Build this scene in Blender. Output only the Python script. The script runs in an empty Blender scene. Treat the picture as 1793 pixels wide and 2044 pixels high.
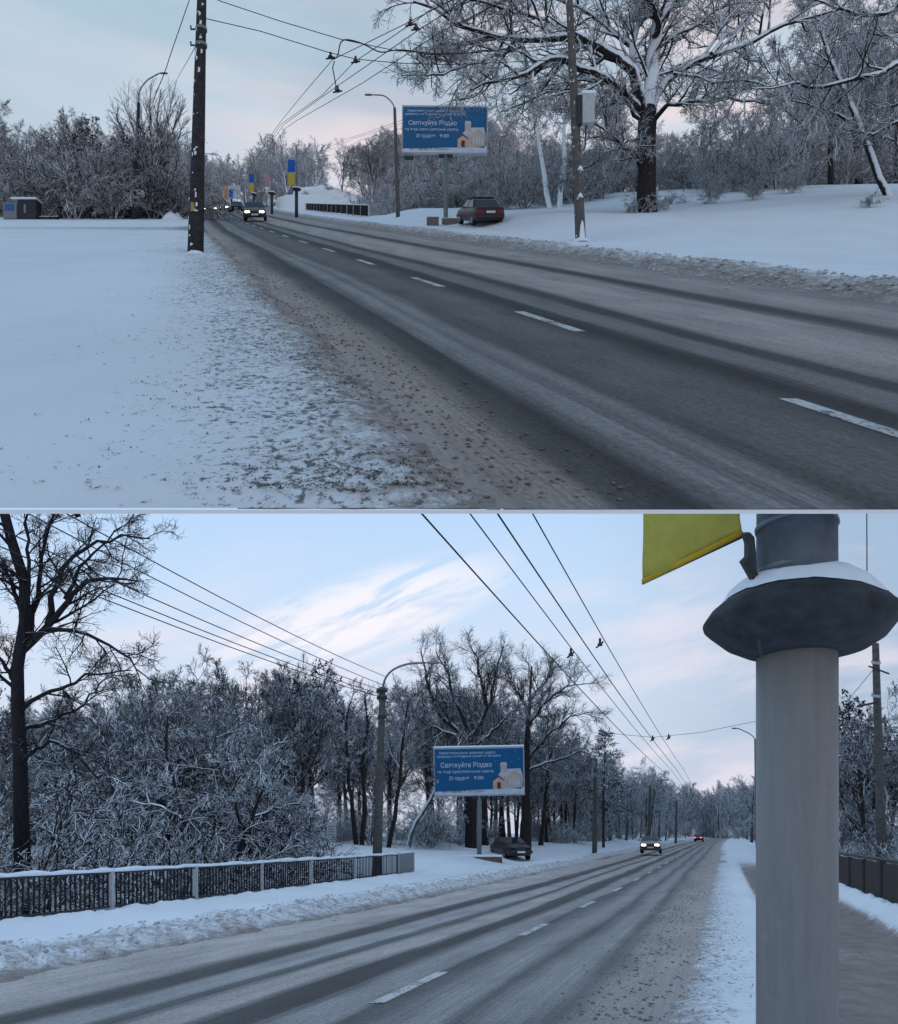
import bpy, bmesh, math, random
import numpy as np
from mathutils import Vector, Matrix, Euler

scene = bpy.context.scene
COL = scene.collection
R = math.radians

# ------------------------------------------------------------------ camera, sky, sun, exposure
F = 1400.0                     # focal length in units of a 1793-wide picture
CX, CY = 896.5, 1022.0
cam_d = bpy.data.cameras.new('camera')
cam_d.sensor_fit = 'HORIZONTAL'
cam_d.sensor_width = 36.0
cam_d.lens = F / 1793.0 * 36.0
cam_d.clip_start = 0.05
cam_d.clip_end = 3000.0
cam = bpy.data.objects.new('camera', cam_d)
cam.location = (0, 0, 0)
cam.rotation_euler = (R(90), 0, 0)
COL.objects.link(cam)
scene.camera = cam

scene.view_settings.view_transform = 'Standard'
scene.view_settings.look = 'None'
scene.view_settings.exposure = 0.22
scene.view_settings.gamma = 1.0
scene.view_settings.use_curve_mapping = False
scene.cycles.max_bounces = 6
scene.cycles.diffuse_bounces = 3
scene.cycles.glossy_bounces = 2
scene.cycles.use_denoising = True


def lin(r, g, b, a=1.0):
    def f(c):
        c /= 255.0
        return c / 12.92 if c <= 0.04045 else ((c + 0.055) / 1.055) ** 2.4
    return (f(r), f(g), f(b), a)


class NT:
    """small helper to wire node trees"""
    def __init__(self, tree):
        self.t = tree
        self.n = tree.nodes
        self.l = tree.links

    def add(self, typ, **kw):
        nd = self.n.new(typ)
        for k, v in kw.items():
            if k == 'inp':
                for kk, vv in v.items():
                    if isinstance(vv, bpy.types.NodeSocket):
                        self.l.new(vv, nd.inputs[kk])
                    else:
                        nd.inputs[kk].default_value = vv
            else:
                setattr(nd, k, v)
        return nd

    def math(self, op, a, b=None, c=None, clamp=False):
        nd = self.n.new('ShaderNodeMath')
        nd.operation = op
        nd.use_clamp = clamp
        for i, v in enumerate((a, b, c)):
            if v is None:
                continue
            if isinstance(v, bpy.types.NodeSocket):
                self.l.new(v, nd.inputs[i])
            else:
                nd.inputs[i].default_value = v
        return nd.outputs[0]

    def mix(self, fac, a, b, mode='MIX'):
        nd = self.n.new('ShaderNodeMix')
        nd.data_type = 'RGBA'
        nd.blend_type = mode
        for i, v in ((0, fac), (6, a), (7, b)):
            if isinstance(v, bpy.types.NodeSocket):
                self.l.new(v, nd.inputs[i])
            else:
                nd.inputs[i].default_value = v
        return nd.outputs[2]

    def noise(self, vec, scale, detail=3.0, rough=0.55, dist=0.0):
        nd = self.n.new('ShaderNodeTexNoise')
        if vec is not None:
            self.l.new(vec, nd.inputs['Vector'])
        nd.inputs['Scale'].default_value = scale
        nd.inputs['Detail'].default_value = detail
        nd.inputs['Roughness'].default_value = rough
        nd.inputs['Distortion'].default_value = dist
        return nd.outputs[0]

    def ramp(self, fac, stops, interp='LINEAR'):
        nd = self.n.new('ShaderNodeValToRGB')
        cr = nd.color_ramp
        cr.interpolation = interp
        while len(cr.elements) < len(stops):
            cr.elements.new(0.5)
        for e, (p, c) in zip(cr.elements, stops):
            e.position = p
            e.color = c if len(c) == 4 else (c[0], c[1], c[2], 1)
        self.l.new(fac, nd.inputs[0])
        return nd.outputs[0]

    def smooth(self, x, a, b):
        nd = self.n.new('ShaderNodeMapRange')
        nd.interpolation_type = 'SMOOTHSTEP'
        self.l.new(x, nd.inputs[0])
        nd.inputs[1].default_value = a
        nd.inputs[2].default_value = b
        return nd.outputs[0]

    def mapping(self, vec, scale=(1, 1, 1), rot=(0, 0, 0), loc=(0, 0, 0)):
        nd = self.n.new('ShaderNodeMapping')
        self.l.new(vec, nd.inputs[0])
        nd.inputs['Scale'].default_value = scale
        nd.inputs['Rotation'].default_value = rot
        nd.inputs['Location'].default_value = loc
        return nd.outputs[0]


world = bpy.data.worlds.new('World')
scene.world = world
world.use_nodes = True
w = NT(world.node_tree)
w.n.clear()
SUN_EL, SUN_ROT = R(6), R(35)
tc = w.add('ShaderNodeTexCoord')
sky = w.add('ShaderNodeTexSky', sky_type='NISHITA', sun_disc=False, sun_elevation=SUN_EL, sun_rotation=SUN_ROT)
sky.air_density = 1.0
sky.dust_density = 2.0
d = tc.outputs['Generated']
sep = w.add('ShaderNodeSeparateXYZ', inp={0: d})
el = sep.outputs[2]
# thin evening overcast laid over the clear sky: blue-grey above, lilac-pink low down
cloud_base = w.ramp(el, [(0.34, lin(224, 216, 224)), (0.46, lin(208, 214, 228)), (0.58, lin(178, 203, 218)), (0.72, lin(122, 165, 204)), (1.0, lin(92, 143, 196))])
n1 = w.noise(w.mapping(d, (1.3, 1.3, 9.0), (0, 0.10, 0)), 2.2, 5, 0.55)
n2 = w.noise(w.mapping(d, (1.0, 1.0, 4.0), (0, -0.15, 0)), 2.0, 4, 0.5)
east = w.smooth(sep.outputs[0], -0.42, 0.02)
pink = w.math('MULTIPLY', w.smooth(n1, 0.42, 0.62), w.math('MULTIPLY_ADD', east, 0.6, 0.35))
cl = w.mix(w.math('MULTIPLY', pink, w.smooth(el, 0.75, 0.55)), cloud_base, lin(236, 218, 220))
grey = w.math('MULTIPLY', w.smooth(n2, 0.42, 0.66), 0.7)
cl = w.mix(grey, cl, lin(158, 178, 196))
teal = w.math('MULTIPLY', w.math('SUBTRACT', 1.0, east), 0.5)
cl = w.mix(teal, cl, lin(160, 189, 206))
bg1 = w.add('ShaderNodeBackground', inp={'Color': sky.outputs[0], 'Strength': 0.05})
bg2 = w.add('ShaderNodeBackground', inp={'Color': cl, 'Strength': 1.0})
mx = w.add('ShaderNodeMixShader', inp={0: 0.93, 1: bg1.outputs[0], 2: bg2.outputs[0]})
out = w.add('ShaderNodeOutputWorld', inp={0: mx.outputs[0]})

sun_d = bpy.data.lights.new('sun', 'SUN')
sun_d.energy = 0.5
sun_d.angle = R(25)
sun_d.color = (1.0, 0.95, 0.92)
sun = bpy.data.objects.new('sun', sun_d)
sd = Vector((math.sin(SUN_ROT) * math.cos(SUN_EL), math.cos(SUN_ROT) * math.cos(SUN_EL), math.sin(SUN_EL)))
sun.rotation_euler = (-sd).to_track_quat('-Z', 'Y').to_euler()
COL.objects.link(sun)

# ------------------------------------------------------------------ the two stretches of road
# The place is a road on two levels of a hillside: an upper stretch that climbs away from its edge just
# ahead of the camera at eye height, and a lower stretch that runs downhill beneath it.
SA = (CY - 400.0) / F          # climb of the upper stretch
SB = (CY - 1680.0) / F         # fall of the lower stretch
EYE = 1.6
EDGE_Y = EYE / ((1017.6 - 400.0) / F)   # where the upper stretch ends


def px(u, v, Y):
    return Vector(((u - CX) / F * Y, Y, (CY - v) / F * Y))


def sstep(a, b, x):
    t = np.clip((np.asarray(x, float) - a) / (b - a), 0, 1)
    return t * t * (3 - 2 * t)


_rng = np.random.RandomState(7)
_G = _rng.rand(256, 256)


def vnoise(x, y):
    x = np.asarray(x, float); y = np.asarray(y, float)
    xi = np.floor(x).astype(int); yi = np.floor(y).astype(int)
    fx = x - xi; fy = y - yi
    fx = fx * fx * (3 - 2 * fx); fy = fy * fy * (3 - 2 * fy)
    a = _G[xi % 256, yi % 256]; b = _G[(xi + 1) % 256, yi % 256]
    c = _G[xi % 256, (yi + 1) % 256]; d_ = _G[(xi + 1) % 256, (yi + 1) % 256]
    return (a * (1 - fx) + b * fx) * (1 - fy) + (c * (1 - fx) + d_ * fx) * fy


def fbm(x, y, o=4):
    s = 0; a = 0.5; n = 0
    for i in range(o):
        s = s + a * vnoise(x * 2 ** i + 17 * i, y * 2 ** i + 31 * i); n += a; a *= 0.5
    return s / n - 0.5


def xd_a(Y):
    Y = np.asarray(Y, float)
    return 4.92 - 0.39 * Y + 0.00065 * np.maximum(Y - 35, 0) ** 2


def xd_b(Y):
    Y = np.asarray(Y, float)
    return -3.41 + 0.39 * Y + 0.00012 * np.maximum(Y - 70, 0) ** 2


def rise_b(Y):
    Y = np.asarray(Y, float)
    t = np.maximum(Y - 15, 0)
    return 0.0135 * (np.sqrt(t * t + 64) - 8)


def base_a(Y):
    return -EYE + SA * np.asarray(Y, float)


def base_b(Y):
    return -EYE + SB * np.asarray(Y, float) + rise_b(Y)


def relief_a(X, Y, fine=True):
    X = np.asarray(X, float); Y = np.asarray(Y, float)
    c = X - xd_a(Y)
    wob = 0.35 * fbm(Y * 0.9, c * 0.2 + 3) + 0.30 * fbm(Y * 3.1, c * 2.0) + 0.16 * fbm(Y * 9.0, c * 7.0)
    left = sstep(-2.8 + wob, -3.7 + wob, c)
    right = sstep(5.7 + wob, 7.0 + wob, c)
    near = 0.08 + 0.92 * sstep(3.6, 10.0, Y)
    h = -0.05 - 0.0025 * Y + (0.17 * near + 0.10 * (1 - near) + 0.0025 * Y) * left
    h = h + left * near * 0.10 * fbm(X * 0.35, Y * 0.35)
    bank = np.exp(-((c - 7.3) / 0.9) ** 2)
    h = h + right * (0.15 + 0.0025 * Y + 0.12 * bank + 0.12 * fbm(X * 0.3, Y * 0.3))
    h = h + 0.85 * sstep(10.8, 15.5, c) * sstep(20, 32, Y) * sstep(68, 58, Y) - 2.0 * sstep(12.5, 15, c) * sstep(60, 66, Y) + 1.25 * sstep(17, 34, c) * sstep(18, 36, Y) * sstep(75, 60, Y)
    h = h + 0.45 * sstep(26, 40, c) * sstep(30, 45, Y)
    if fine:
        rough_l = np.exp(-((c + 3.7) / 0.9) ** 2) + 0.35 * sstep(-6.5, -4.0, c) * sstep(-3.0, -4.0, c)
        rough_r = np.exp(-((c - 6.9) / 0.9) ** 2)
        h = h + rough_l * (0.05 * fbm(X * 4, Y * 4) + 0.03 * fbm(X * 13, Y * 13, 3))
        h = h + rough_r * (0.26 * fbm(X * 2.0, Y * 2.0, 5) + 0.10 * fbm(X * 9, Y * 9, 3))
        h = h + 0.012 * fbm(X * 1.5, Y * 1.5) * (left + right)
    return h


def relief_b(X, Y, fine=True):
    X = np.asarray(X, float); Y = np.asarray(Y, float)
    c = X - xd_b(Y)
    wob = 0.4 * fbm(Y * 0.8 + 9, c * 0.2) + 0.35 * fbm(Y * 2.7, c * 2.0 + 4) + 0.15 * fbm(Y * 9.0, c * 7.0)
    left = sstep(-4.2 + wob, -5.6 + wob, c)
    right = sstep(2.3 + wob, 3.6 + wob, c)
    h = -0.05 - 0.0025 * Y + (0.15 + 0.0025 * Y) * left + (0.12 + 0.0025 * Y) * right
    bank = np.exp(-((c + 6.0) / 0.8) ** 2)
    h = h + 0.13 * bank * left
    past = sstep(34.5, 37.5, Y)
    foot = np.exp(-((c + 11.2) / 0.55) ** 2)
    h = h + 0.16 * foot * (1 - past)
    h = h - 0.27 * sstep(-6.6, -9.5, c) * (1 - past) - 3.0 * sstep(-12.2, -16, c) * (1 - past)
    h = h + past * (0.55 * sstep(-9, -13, c) + 0.5 * sstep(-13, -22, c) + 0.35 * fbm(X * 0.22, Y * 0.22))
    # pavement to the right of the column, snow heaped along the parapet
    h = h - 0.09 * sstep(4.1, 4.5, c) * sstep(6.5, 6.2, c)
    h = h + 0.30 * np.exp(-((c - 6.75) / 0.33) ** 2)
    h = h - 0.5 * sstep(7.3, 9.5, c)
    if fine:
        h = h + (bank + 0.25 * left * sstep(-9, -6, c)) * (0.20 * fbm(X * 1.6, Y * 1.6, 5) + 0.09 * fbm(X * 8, Y * 8, 3))
        rr = np.exp(-((c - 3.0) / 0.8) ** 2)
        h = h + rr * (0.05 * fbm(X * 4, Y * 4) + 0.04 * fbm(X * 14, Y * 14, 3))
        h = h + (foot + np.exp(-((c - 6.75) / 0.4) ** 2)) * 0.22 * fbm(X * 3.2, Y * 3.2, 4)
        h = h + 0.015 * fbm(X * 1.5, Y * 1.5) * (left + right)
    return h


def ga(X, Y):
    return float(base_a(Y) + relief_a(X, Y, False))


def gb(X, Y):
    return float(base_b(Y) + relief_b(X, Y, False))


# ------------------------------------------------------------------ naming helpers
def tag(o, label=None, cat=None, group=None, kind=None):
    if label: o['label'] = label
    if cat: o['category'] = cat
    if group: o['group'] = group
    if kind: o['kind'] = kind
    return o


def thing(name, label, cat, loc=(0, 0, 0), group=None, rot=None):
    o = bpy.data.objects.new(name, None)
    o.empty_display_size = 0.2
    COL.objects.link(o)
    o.location = loc
    if rot is not None:
        o.rotation_euler = rot
    return tag(o, label, cat, group)


def link(name, me, parent=None, mat=None):
    o = bpy.data.objects.new(name, me)
    COL.objects.link(o)
    if parent is not None:
        o.parent = parent
    if mat is not None and len(me.materials) == 0:
        me.materials.append(mat)
    return o


class MB:
    """collects vertices and faces for ONE mesh"""
    def __init__(self):
        self.v = []; self.f = []; self.n = 0

    def add(self, verts, faces):
        b = self.n
        self.v.extend([tuple(p) for p in verts])
        self.f.extend([tuple(i + b for i in f) for f in faces])
        self.n += len(verts)

    def box(self, x0, x1, y0, y1, z0, z1, M=None):
        vs = [Vector((x, y, z)) for z in (z0, z1) for y in (y0, y1) for x in (x0, x1)]
        if M is not None: vs = [M @ p for p in vs]
        self.add(vs, [(0, 2, 3, 1), (4, 5, 7, 6), (0, 1, 5, 4), (2, 6, 7, 3), (0, 4, 6, 2), (1, 3, 7, 5)])

    def tube(self, pts, rad, n=8, cap=True):
        pts = [Vector(p) for p in pts]
        k = len(pts)
        if not hasattr(rad, '__len__'): rad = [rad] * k
        vs = []
        ref = None
        for i, p in enumerate(pts):
            t = (pts[min(i + 1, k - 1)] - pts[max(i - 1, 0)]).normalized()
            if ref is None:
                ref = Vector((0, 0, 1)) if abs(t.z) < 0.9 else Vector((1, 0, 0))
            s = t.cross(ref).normalized()
            q = s.cross(t).normalized()
            ref = q
            for j in range(n):
                a = 2 * math.pi * j / n
                vs.append(p + rad[i] * (math.cos(a) * s + math.sin(a) * q))
        fs = []
        for i in range(k - 1):
            for j in range(n):
                a = i * n + j; b = i * n + (j + 1) % n
                fs.append((a, b, b + n, a + n))
        if cap:
            fs.append(tuple(range(n - 1, -1, -1)))
            fs.append(tuple((k - 1) * n + j for j in range(n)))
        self.add(vs, fs)

    def lathe(self, prof, n=32, M=None):
        vs = []
        for r, z in prof:
            for j in range(n):
                a = 2 * math.pi * j / n
                p = Vector((r * math.cos(a), r * math.sin(a), z))
                vs.append(M @ p if M is not None else p)
        fs = []
        for i in range(len(prof) - 1):
            for j in range(n):
                a = i * n + j; b = i * n + (j + 1) % n
                fs.append((a, b, b + n, a + n))
        self.add(vs, fs)

    def prism(self, poly, y0, y1, M=None):
        """polygon in (x, z), from depth y0 to y1"""
        k = len(poly)
        vs = [Vector((x, y0, z)) for x, z in poly] + [Vector((x, y1, z)) for x, z in poly]
        if M is not None: vs = [M @ p for p in vs]
        fs = [tuple(range(k)), tuple(range(2 * k - 1, k - 1, -1))]
        for i in range(k):
            j = (i + 1) % k
            fs.append((i, i + k, j + k, j))
        self.add(vs, fs)

    def mesh(self, name, smooth=False):
        me = bpy.data.meshes.new(name)
        me.from_pydata(self.v, [], self.f)
        me.validate()
        if smooth:
            me.polygons.foreach_set('use_smooth', [True] * len(me.polygons))
        me.update()
        return me

    def build(self, name, mat, parent=None, smooth=False, bevel=0.0):
        me = self.mesh(name, smooth)
        if bevel > 0:
            bm = bmesh.new(); bm.from_mesh(me)
            bmesh.ops.recalc_face_normals(bm, faces=bm.faces)
            bmesh.ops.bevel(bm, geom=list(bm.edges), offset=bevel, segments=2, affect='EDGES', clamp_overlap=True)
            bm.to_mesh(me); bm.free()
        return link(name, me, parent, mat)


def box_mesh(name, x0, x1, y0, y1, z0, z1):
    m = MB(); m.box(x0, x1, y0, y1, z0, z1)
    return m.mesh(name)


# ------------------------------------------------------------------ materials
def material(name):
    m = bpy.data.materials.new(name)
    m.use_nodes = True
    t = NT(m.node_tree)
    t.n.clear()
    bs = t.add('ShaderNodeBsdfPrincipled')
    bs.inputs['Roughness'].default_value = 0.8
    bs.inputs['Specular IOR Level'].default_value = 0.3
    o = t.add('ShaderNodeOutputMaterial', inp={0: bs.outputs[0]})
    return m, t, bs


def plain(name, col, rough=0.7, var=0.25, scale=6.0, metal=0.0, spec=0.3, bump=0.0):
    m, t, bs = material(name)
    tcn = t.add('ShaderNodeTexCoord').outputs['Object']
    n = t.noise(tcn, scale, 5, 0.6)
    a = [c * (1 - var) for c in col[:3]] + [1]
    b = [min(1, c * (1 + var)) for c in col[:3]] + [1]
    c = t.ramp(n, [(0.3, a), (0.7, b)])
    t.l.new(c, bs.inputs['Base Color'])
    bs.inputs['Roughness'].default_value = rough
    bs.inputs['Metallic'].default_value = metal
    bs.inputs['Specular IOR Level'].default_value = spec
    if bump:
        bp = t.add('ShaderNodeBump', inp={'Height': n, 'Strength': bump, 'Distance': 0.02})
        t.l.new(bp.outputs[0], bs.inputs['Normal'])
    return m


def emitter(name, col, strength):
    m, t, bs = material(name)
    bs.inputs['Base Color'].default_value = (0.8, 0.8, 0.8, 1)
    bs.inputs['Emission Color'].default_value = col
    bs.inputs['Emission Strength'].default_value = strength
    return m


SNOW = (0.745, 0.81, 0.865, 1)


def bark_material(name, bark, thr, soft=0.35, snow=SNOW, axis=(0, 0, 1)):
    """bark with snow lying on whatever faces up (or into the snowy wind)"""
    m, t, bs = material(name)
    geo = t.add('ShaderNodeNewGeometry')
    tcn = t.add('ShaderNodeTexCoord').outputs['Object']
    av = Vector(axis).normalized()
    dp = t.add('ShaderNodeVectorMath', operation='DOT_PRODUCT', inp={0: geo.outputs['Normal'], 1: tuple(av)})
    nz = dp.outputs['Value']
    n = t.noise(tcn, 1.7, 4, 0.65)
    x = t.math('MULTIPLY_ADD', t.math('SUBTRACT', n, 0.5), 1.1, nz)
    fac = t.smooth(x, thr, thr + soft)
    nb = t.noise(t.mapping(tcn, (9, 9, 2)), 2.0, 4, 0.6)
    b = t.ramp(nb, [(0.3, [c * 0.55 for c in bark]), (0.7, [c * 1.4 for c in bark])])
    t.l.new(t.mix(fac, b, snow), bs.inputs['Base Color'])
    bs.inputs['Roughness'].default_value = 0.9
    bs.inputs['Specular IOR Level'].default_value = 0.1
    return m


M = {}
for W_, ax in (('A', (0, -0.45, 0.9)), ('B', (0, 0.25, 0.97))):
    M['oak', W_] = bark_material('snowy oak bark', (0.030, 0.026, 0.026), 0.02, 0.3, axis=ax)
    M['tree', W_] = bark_material('snow laden bark', (0.042, 0.036, 0.037), -0.05 if W_ == 'A' else 0.14, 0.35, axis=ax)
    M['trunk', W_] = bark_material('dark trunk bark', (0.036, 0.031, 0.031), 0.50, 0.35, axis=ax)
    M['brush', W_] = bark_material('snow laden brush', (0.048, 0.040, 0.042), -0.02, 0.35, axis=ax)
    M['dark_brush', W_] = bark_material('dark brush', (0.034, 0.027, 0.031), 0.26, 0.3, axis=ax)
    M['hazed', W_] = bark_material('frosted far bark', (0.085, 0.080, 0.084), -0.15, 0.6, axis=ax)  # distance haze put into the bark colour: paler, with softer snow cover
    M['bare', W_] = bark_material('bare dark bark', (0.026, 0.023, 0.026), 0.75, 0.25, axis=ax)
    M['half', W_] = bark_material('lightly snowed bark', (0.060, 0.044, 0.047), 0.26, 0.3, axis=ax)
    M['white_trunk', W_] = bark_material('snow plastered trunk', (0.05, 0.045, 0.045), -0.35, 0.4, axis=ax)
    M['needles', W_] = bark_material('snowy needles', (0.022, 0.032, 0.030), 0.35, 0.35, axis=ax)
    M['rusty', W_] = bark_material('withered leaves', (0.045, 0.032, 0.034), 0.45, 0.3, axis=ax)
M['concrete'] = plain('weathered concrete pole', (0.10, 0.095, 0.09), 0.9, 0.35, 5, bump=0.4)
M['dark_pole'] = plain('sooty pole', (0.030, 0.030, 0.033), 0.9, 0.5, 7, bump=0.3)
M['grey_metal'] = plain('grey painted steel', (0.16, 0.18, 0.20), 0.5, 0.15, 8)
M['dark_metal'] = plain('dark steel', (0.035, 0.04, 0.045), 0.6, 0.3, 10)
M['pale_metal'] = plain('pale painted steel', (0.42, 0.44, 0.45), 0.6, 0.12, 6)
M['wire'] = plain('wire', (0.02, 0.02, 0.024), 0.6, 0.2, 3)
M['snow'] = plain('lying snow', SNOW, 0.85, 0.06, 8, bump=0.25, spec=0.2)
M['glass'] = plain('dark car glass', (0.015, 0.018, 0.022), 0.08, 0.1, 3, spec=0.6)
M['tyre'] = plain('tyre rubber', (0.012, 0.012, 0.013), 0.9, 0.3, 20)
M['rim'] = plain('wheel rim', (0.22, 0.22, 0.23), 0.45, 0.2, 10)
M['plate'] = plain('number plate', (0.65, 0.65, 0.62), 0.5, 0.05, 10)
M['headlight'] = emitter('lit headlamp', (1.0, 0.93, 0.74, 1), 6.0)
M['taillight'] = plain('red lamp glass', (0.22, 0.015, 0.02), 0.25, 0.15, 20)
M['taillit'] = emitter('lit tail lamp', (1.0, 0.10, 0.10, 1), 2.0)
M['yellow'] = plain('yellow banner cloth', (0.43, 0.37, 0.07), 0.85, 0.16, 5, bump=0.2)
M['yellow_hem'] = plain('yellow banner hem', (0.50, 0.33, 0.02), 0.8, 0.1, 9)
M['blue'] = plain('blue banner cloth', (0.01, 0.10, 0.42), 0.8, 0.1, 3)
M['pink'] = plain('faded pink banner', (0.38, 0.22, 0.32), 0.8, 0.15, 3)
M['orange'] = plain('orange vehicle paint', (0.22, 0.085, 0.03), 0.5, 0.15, 5)


def snow_ground(name, slush, tint=SNOW):
    """snow with slush where the ploughed dirt lies and withered grass showing through"""
    m, t, bs = material(name)
    tcn = t.add('ShaderNodeTexCoord').outputs['Object']
    dirt = t.add('ShaderNodeAttribute', attribute_name='dirt').outputs['Fac']
    speck = t.add('ShaderNodeAttribute', attribute_name='speck').outputs['Fac']
    big = t.noise(tcn, 0.35, 3, 0.5)
    base = t.mix(t.smooth(big, 0.35, 0.7), tint, [c * 0.93 for c in tint[:3]] + [1])
    nd = t.noise(tcn, 5.0, 6, 0.68)
    dd = t.math('MULTIPLY_ADD', t.math('SUBTRACT', nd, 0.5), 1.5, dirt)
    dfac = t.math('MULTIPLY', t.smooth(dd, 0.25, 0.85), t.smooth(dirt, 0.0, 0.12))
    sl = t.mix(1.0, slush, t.ramp(t.noise(tcn, 3.2, 6, 0.72), [(0.3, (0.6, 0.6, 0.6, 1)), (0.7, (1.35, 1.35, 1.35, 1))]), 'MULTIPLY')
    base = t.mix(dfac, base, sl)
    ng = t.noise(tcn, 26.0, 4, 0.7)
    dfac2 = t.math('MULTIPLY', t.smooth(t.math('MULTIPLY_ADD', dirt, 0.35, ng), 0.60, 0.82), t.smooth(dirt, 0.15, 0.7))
    base = t.mix(t.math('MULTIPLY', dfac2, 0.5), base, [c * 0.42 for c in slush[:3]] + [1])
    ns = t.noise(t.mapping(tcn, (1, 1, 1)), 15.0, 5, 0.70)
    ncl = t.noise(tcn, 1.6, 3, 0.6)
    sp = t.math('ADD', t.math('MULTIPLY', speck, 0.17), t.math('MULTIPLY_ADD', ncl, 0.16, ns))
    sfac = t.math('MULTIPLY', t.smooth(sp, 0.74, 0.86), t.smooth(speck, 0.03, 0.3))
    base = t.mix(t.math('MULTIPLY', sfac, 0.85), base, (0.085, 0.085, 0.075, 1))
    t.l.new(base, bs.inputs['Base Color'])
    bs.inputs['Roughness'].default_value = 0.88
    bs.inputs['Specular IOR Level'].default_value = 0.2
    nb = t.noise(tcn, 14.0, 6, 0.7)
    nb2 = t.noise(tcn, 2.2, 3, 0.5)
    hh = t.math('ADD', t.math('MULTIPLY', nb, t.math('MULTIPLY_ADD', t.math('MAXIMUM', dirt, speck), 1.0, 0.16)), t.math('MULTIPLY', nb2, 0.6))
    bp = t.add('ShaderNodeBump', inp={'Height': hh, 'Strength': 0.55, 'Distance': 0.05})
    t.l.new(bp.outputs[0], bs.inputs['Normal'])
    return m


def road_material(name, stops, lo, hi, shoulder, tread):
    """packed slush: bands along the wheel tracks, streaks along the road, grain"""
    m, t, bs = material(name)
    uv = t.add('ShaderNodeUVMap', uv_map='track').outputs[0]
    s = t.add('ShaderNodeSeparateXYZ', inp={0: uv})
    wv = t.noise(t.mapping(uv, (0.8, 0.09, 1)), 1.0, 3, 0.5)
    c = t.math('MULTIPLY_ADD', t.math('SUBTRACT', wv, 0.5), 0.75, s.outputs[0])
    st = t.noise(t.mapping(uv, (16, 0.11, 1)), 1.0, 5, 0.7)
    c = t.math('MULTIPLY_ADD', t.math('SUBTRACT', st, 0.5), 0.30, c)
    fac = t.math('DIVIDE', t.math('SUBTRACT', c, lo), hi - lo)
    col = t.ramp(fac, [((p - lo) / (hi - lo), (v[0], v[1], v[2], 1)) for p, v in stops])
    st2 = t.noise(t.mapping(uv, (34, 0.16, 1)), 1.0, 4, 0.7)
    col = t.mix(0.75, col, t.ramp(st2, [(0.28, (0.72, 0.72, 0.73, 1)), (0.72, (1.22, 1.22, 1.22, 1))]), 'MULTIPLY')
    pt = t.noise(t.mapping(uv, (1.5, 0.55, 1)), 1.0, 6, 0.7)
    col = t.mix(0.7, col, t.ramp(pt, [(0.3, (0.58, 0.58, 0.60, 1)), (0.7, (1.35, 1.34, 1.32, 1))]), 'MULTIPLY')
    gr = t.noise(t.mapping(uv, (13, 9, 1)), 2.0, 8, 0.82)
    col = t.mix(0.8, col, t.ramp(gr, [(0.32, (0.42, 0.42, 0.43, 1)), (0.64, (1.5, 1.49, 1.48, 1))]), 'MULTIPLY')
    # tread lines pressed into the slush by single tyres
    for ta, tb in tread:
        ln = t.math('SINE', t.math('MULTIPLY', t.math('ADD', s.outputs[0], t.math('MULTIPLY', wv, 0.25)), 105.0))
        msk = t.math('MULTIPLY', t.smooth(c, ta - .06, ta + .06), t.smooth(c, tb + .06, tb - .06))
        msk = t.math('MULTIPLY', msk, t.math('MULTIPLY', t.smooth(pt, 0.42, 0.62), t.smooth(st, 0.35, 0.6)))
        col = t.mix(t.math('MULTIPLY', t.math('MULTIPLY', t.smooth(ln, 0.0, 0.8), msk), 0.34), col, (0.05, 0.05, 0.055, 1))
    # thin snow blown over the shoulder
    ed, way = shoulder
    out_ = t.math('MULTIPLY', t.math('SUBTRACT', s.outputs[0], ed), way)
    nf = t.noise(t.mapping(uv, (2.6, 1.1, 1)), 2.0, 6, 0.7)
    film = t.math('MULTIPLY_ADD', t.math('SUBTRACT', nf, 0.5), 1.6, t.math('MULTIPLY', out_, 1.15))
    col = t.mix(t.math('MULTIPLY', t.smooth(film, 0.30, 0.95), 0.8), col, (0.36, 0.345, 0.34, 1))
    lump = t.math('MULTIPLY', t.smooth(t.noise(t.mapping(uv, (1, 1, 1)), 13.0, 4, 0.7), 0.60, 0.72), t.smooth(out_, -0.55, 0.1))
    col = t.mix(t.math('MULTIPLY', lump, 0.75), col, (0.075, 0.068, 0.062, 1))
    t.l.new(col, bs.inputs['Base Color'])
    bs.inputs['Roughness'].default_value = 0.75
    bs.inputs['Specular IOR Level'].default_value = 0.25
    hh = t.math('ADD', t.math('MULTIPLY', gr, 0.9), t.math('MULTIPLY', st2, 0.7))
    bp = t.add('ShaderNodeBump', inp={'Height': hh, 'Strength': 0.55, 'Distance': 0.03})
    t.l.new(bp.outputs[0], bs.inputs['Normal'])
    return m


# ------------------------------------------------------------------ ground sheets
def fan_rows(y0, y1, n):
    return y0 * (y1 / y0) ** (np.arange(n) / (n - 1.0))


def fan_cols(n_mid, n_out, tmax=2.5):
    mid = np.linspace(-0.72, 0.72, n_mid)
    o = np.linspace(0.72, tmax, n_out + 1)[1:]
    return np.concatenate([-o[::-1], mid, o])


def grid_faces(nr, nc):
    i = np.arange(nr - 1)[:, None] * nc + np.arange(nc - 1)[None, :]
    return np.stack([i, i + 1, i + nc + 1, i + nc], -1).reshape(-1, 4)


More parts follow.
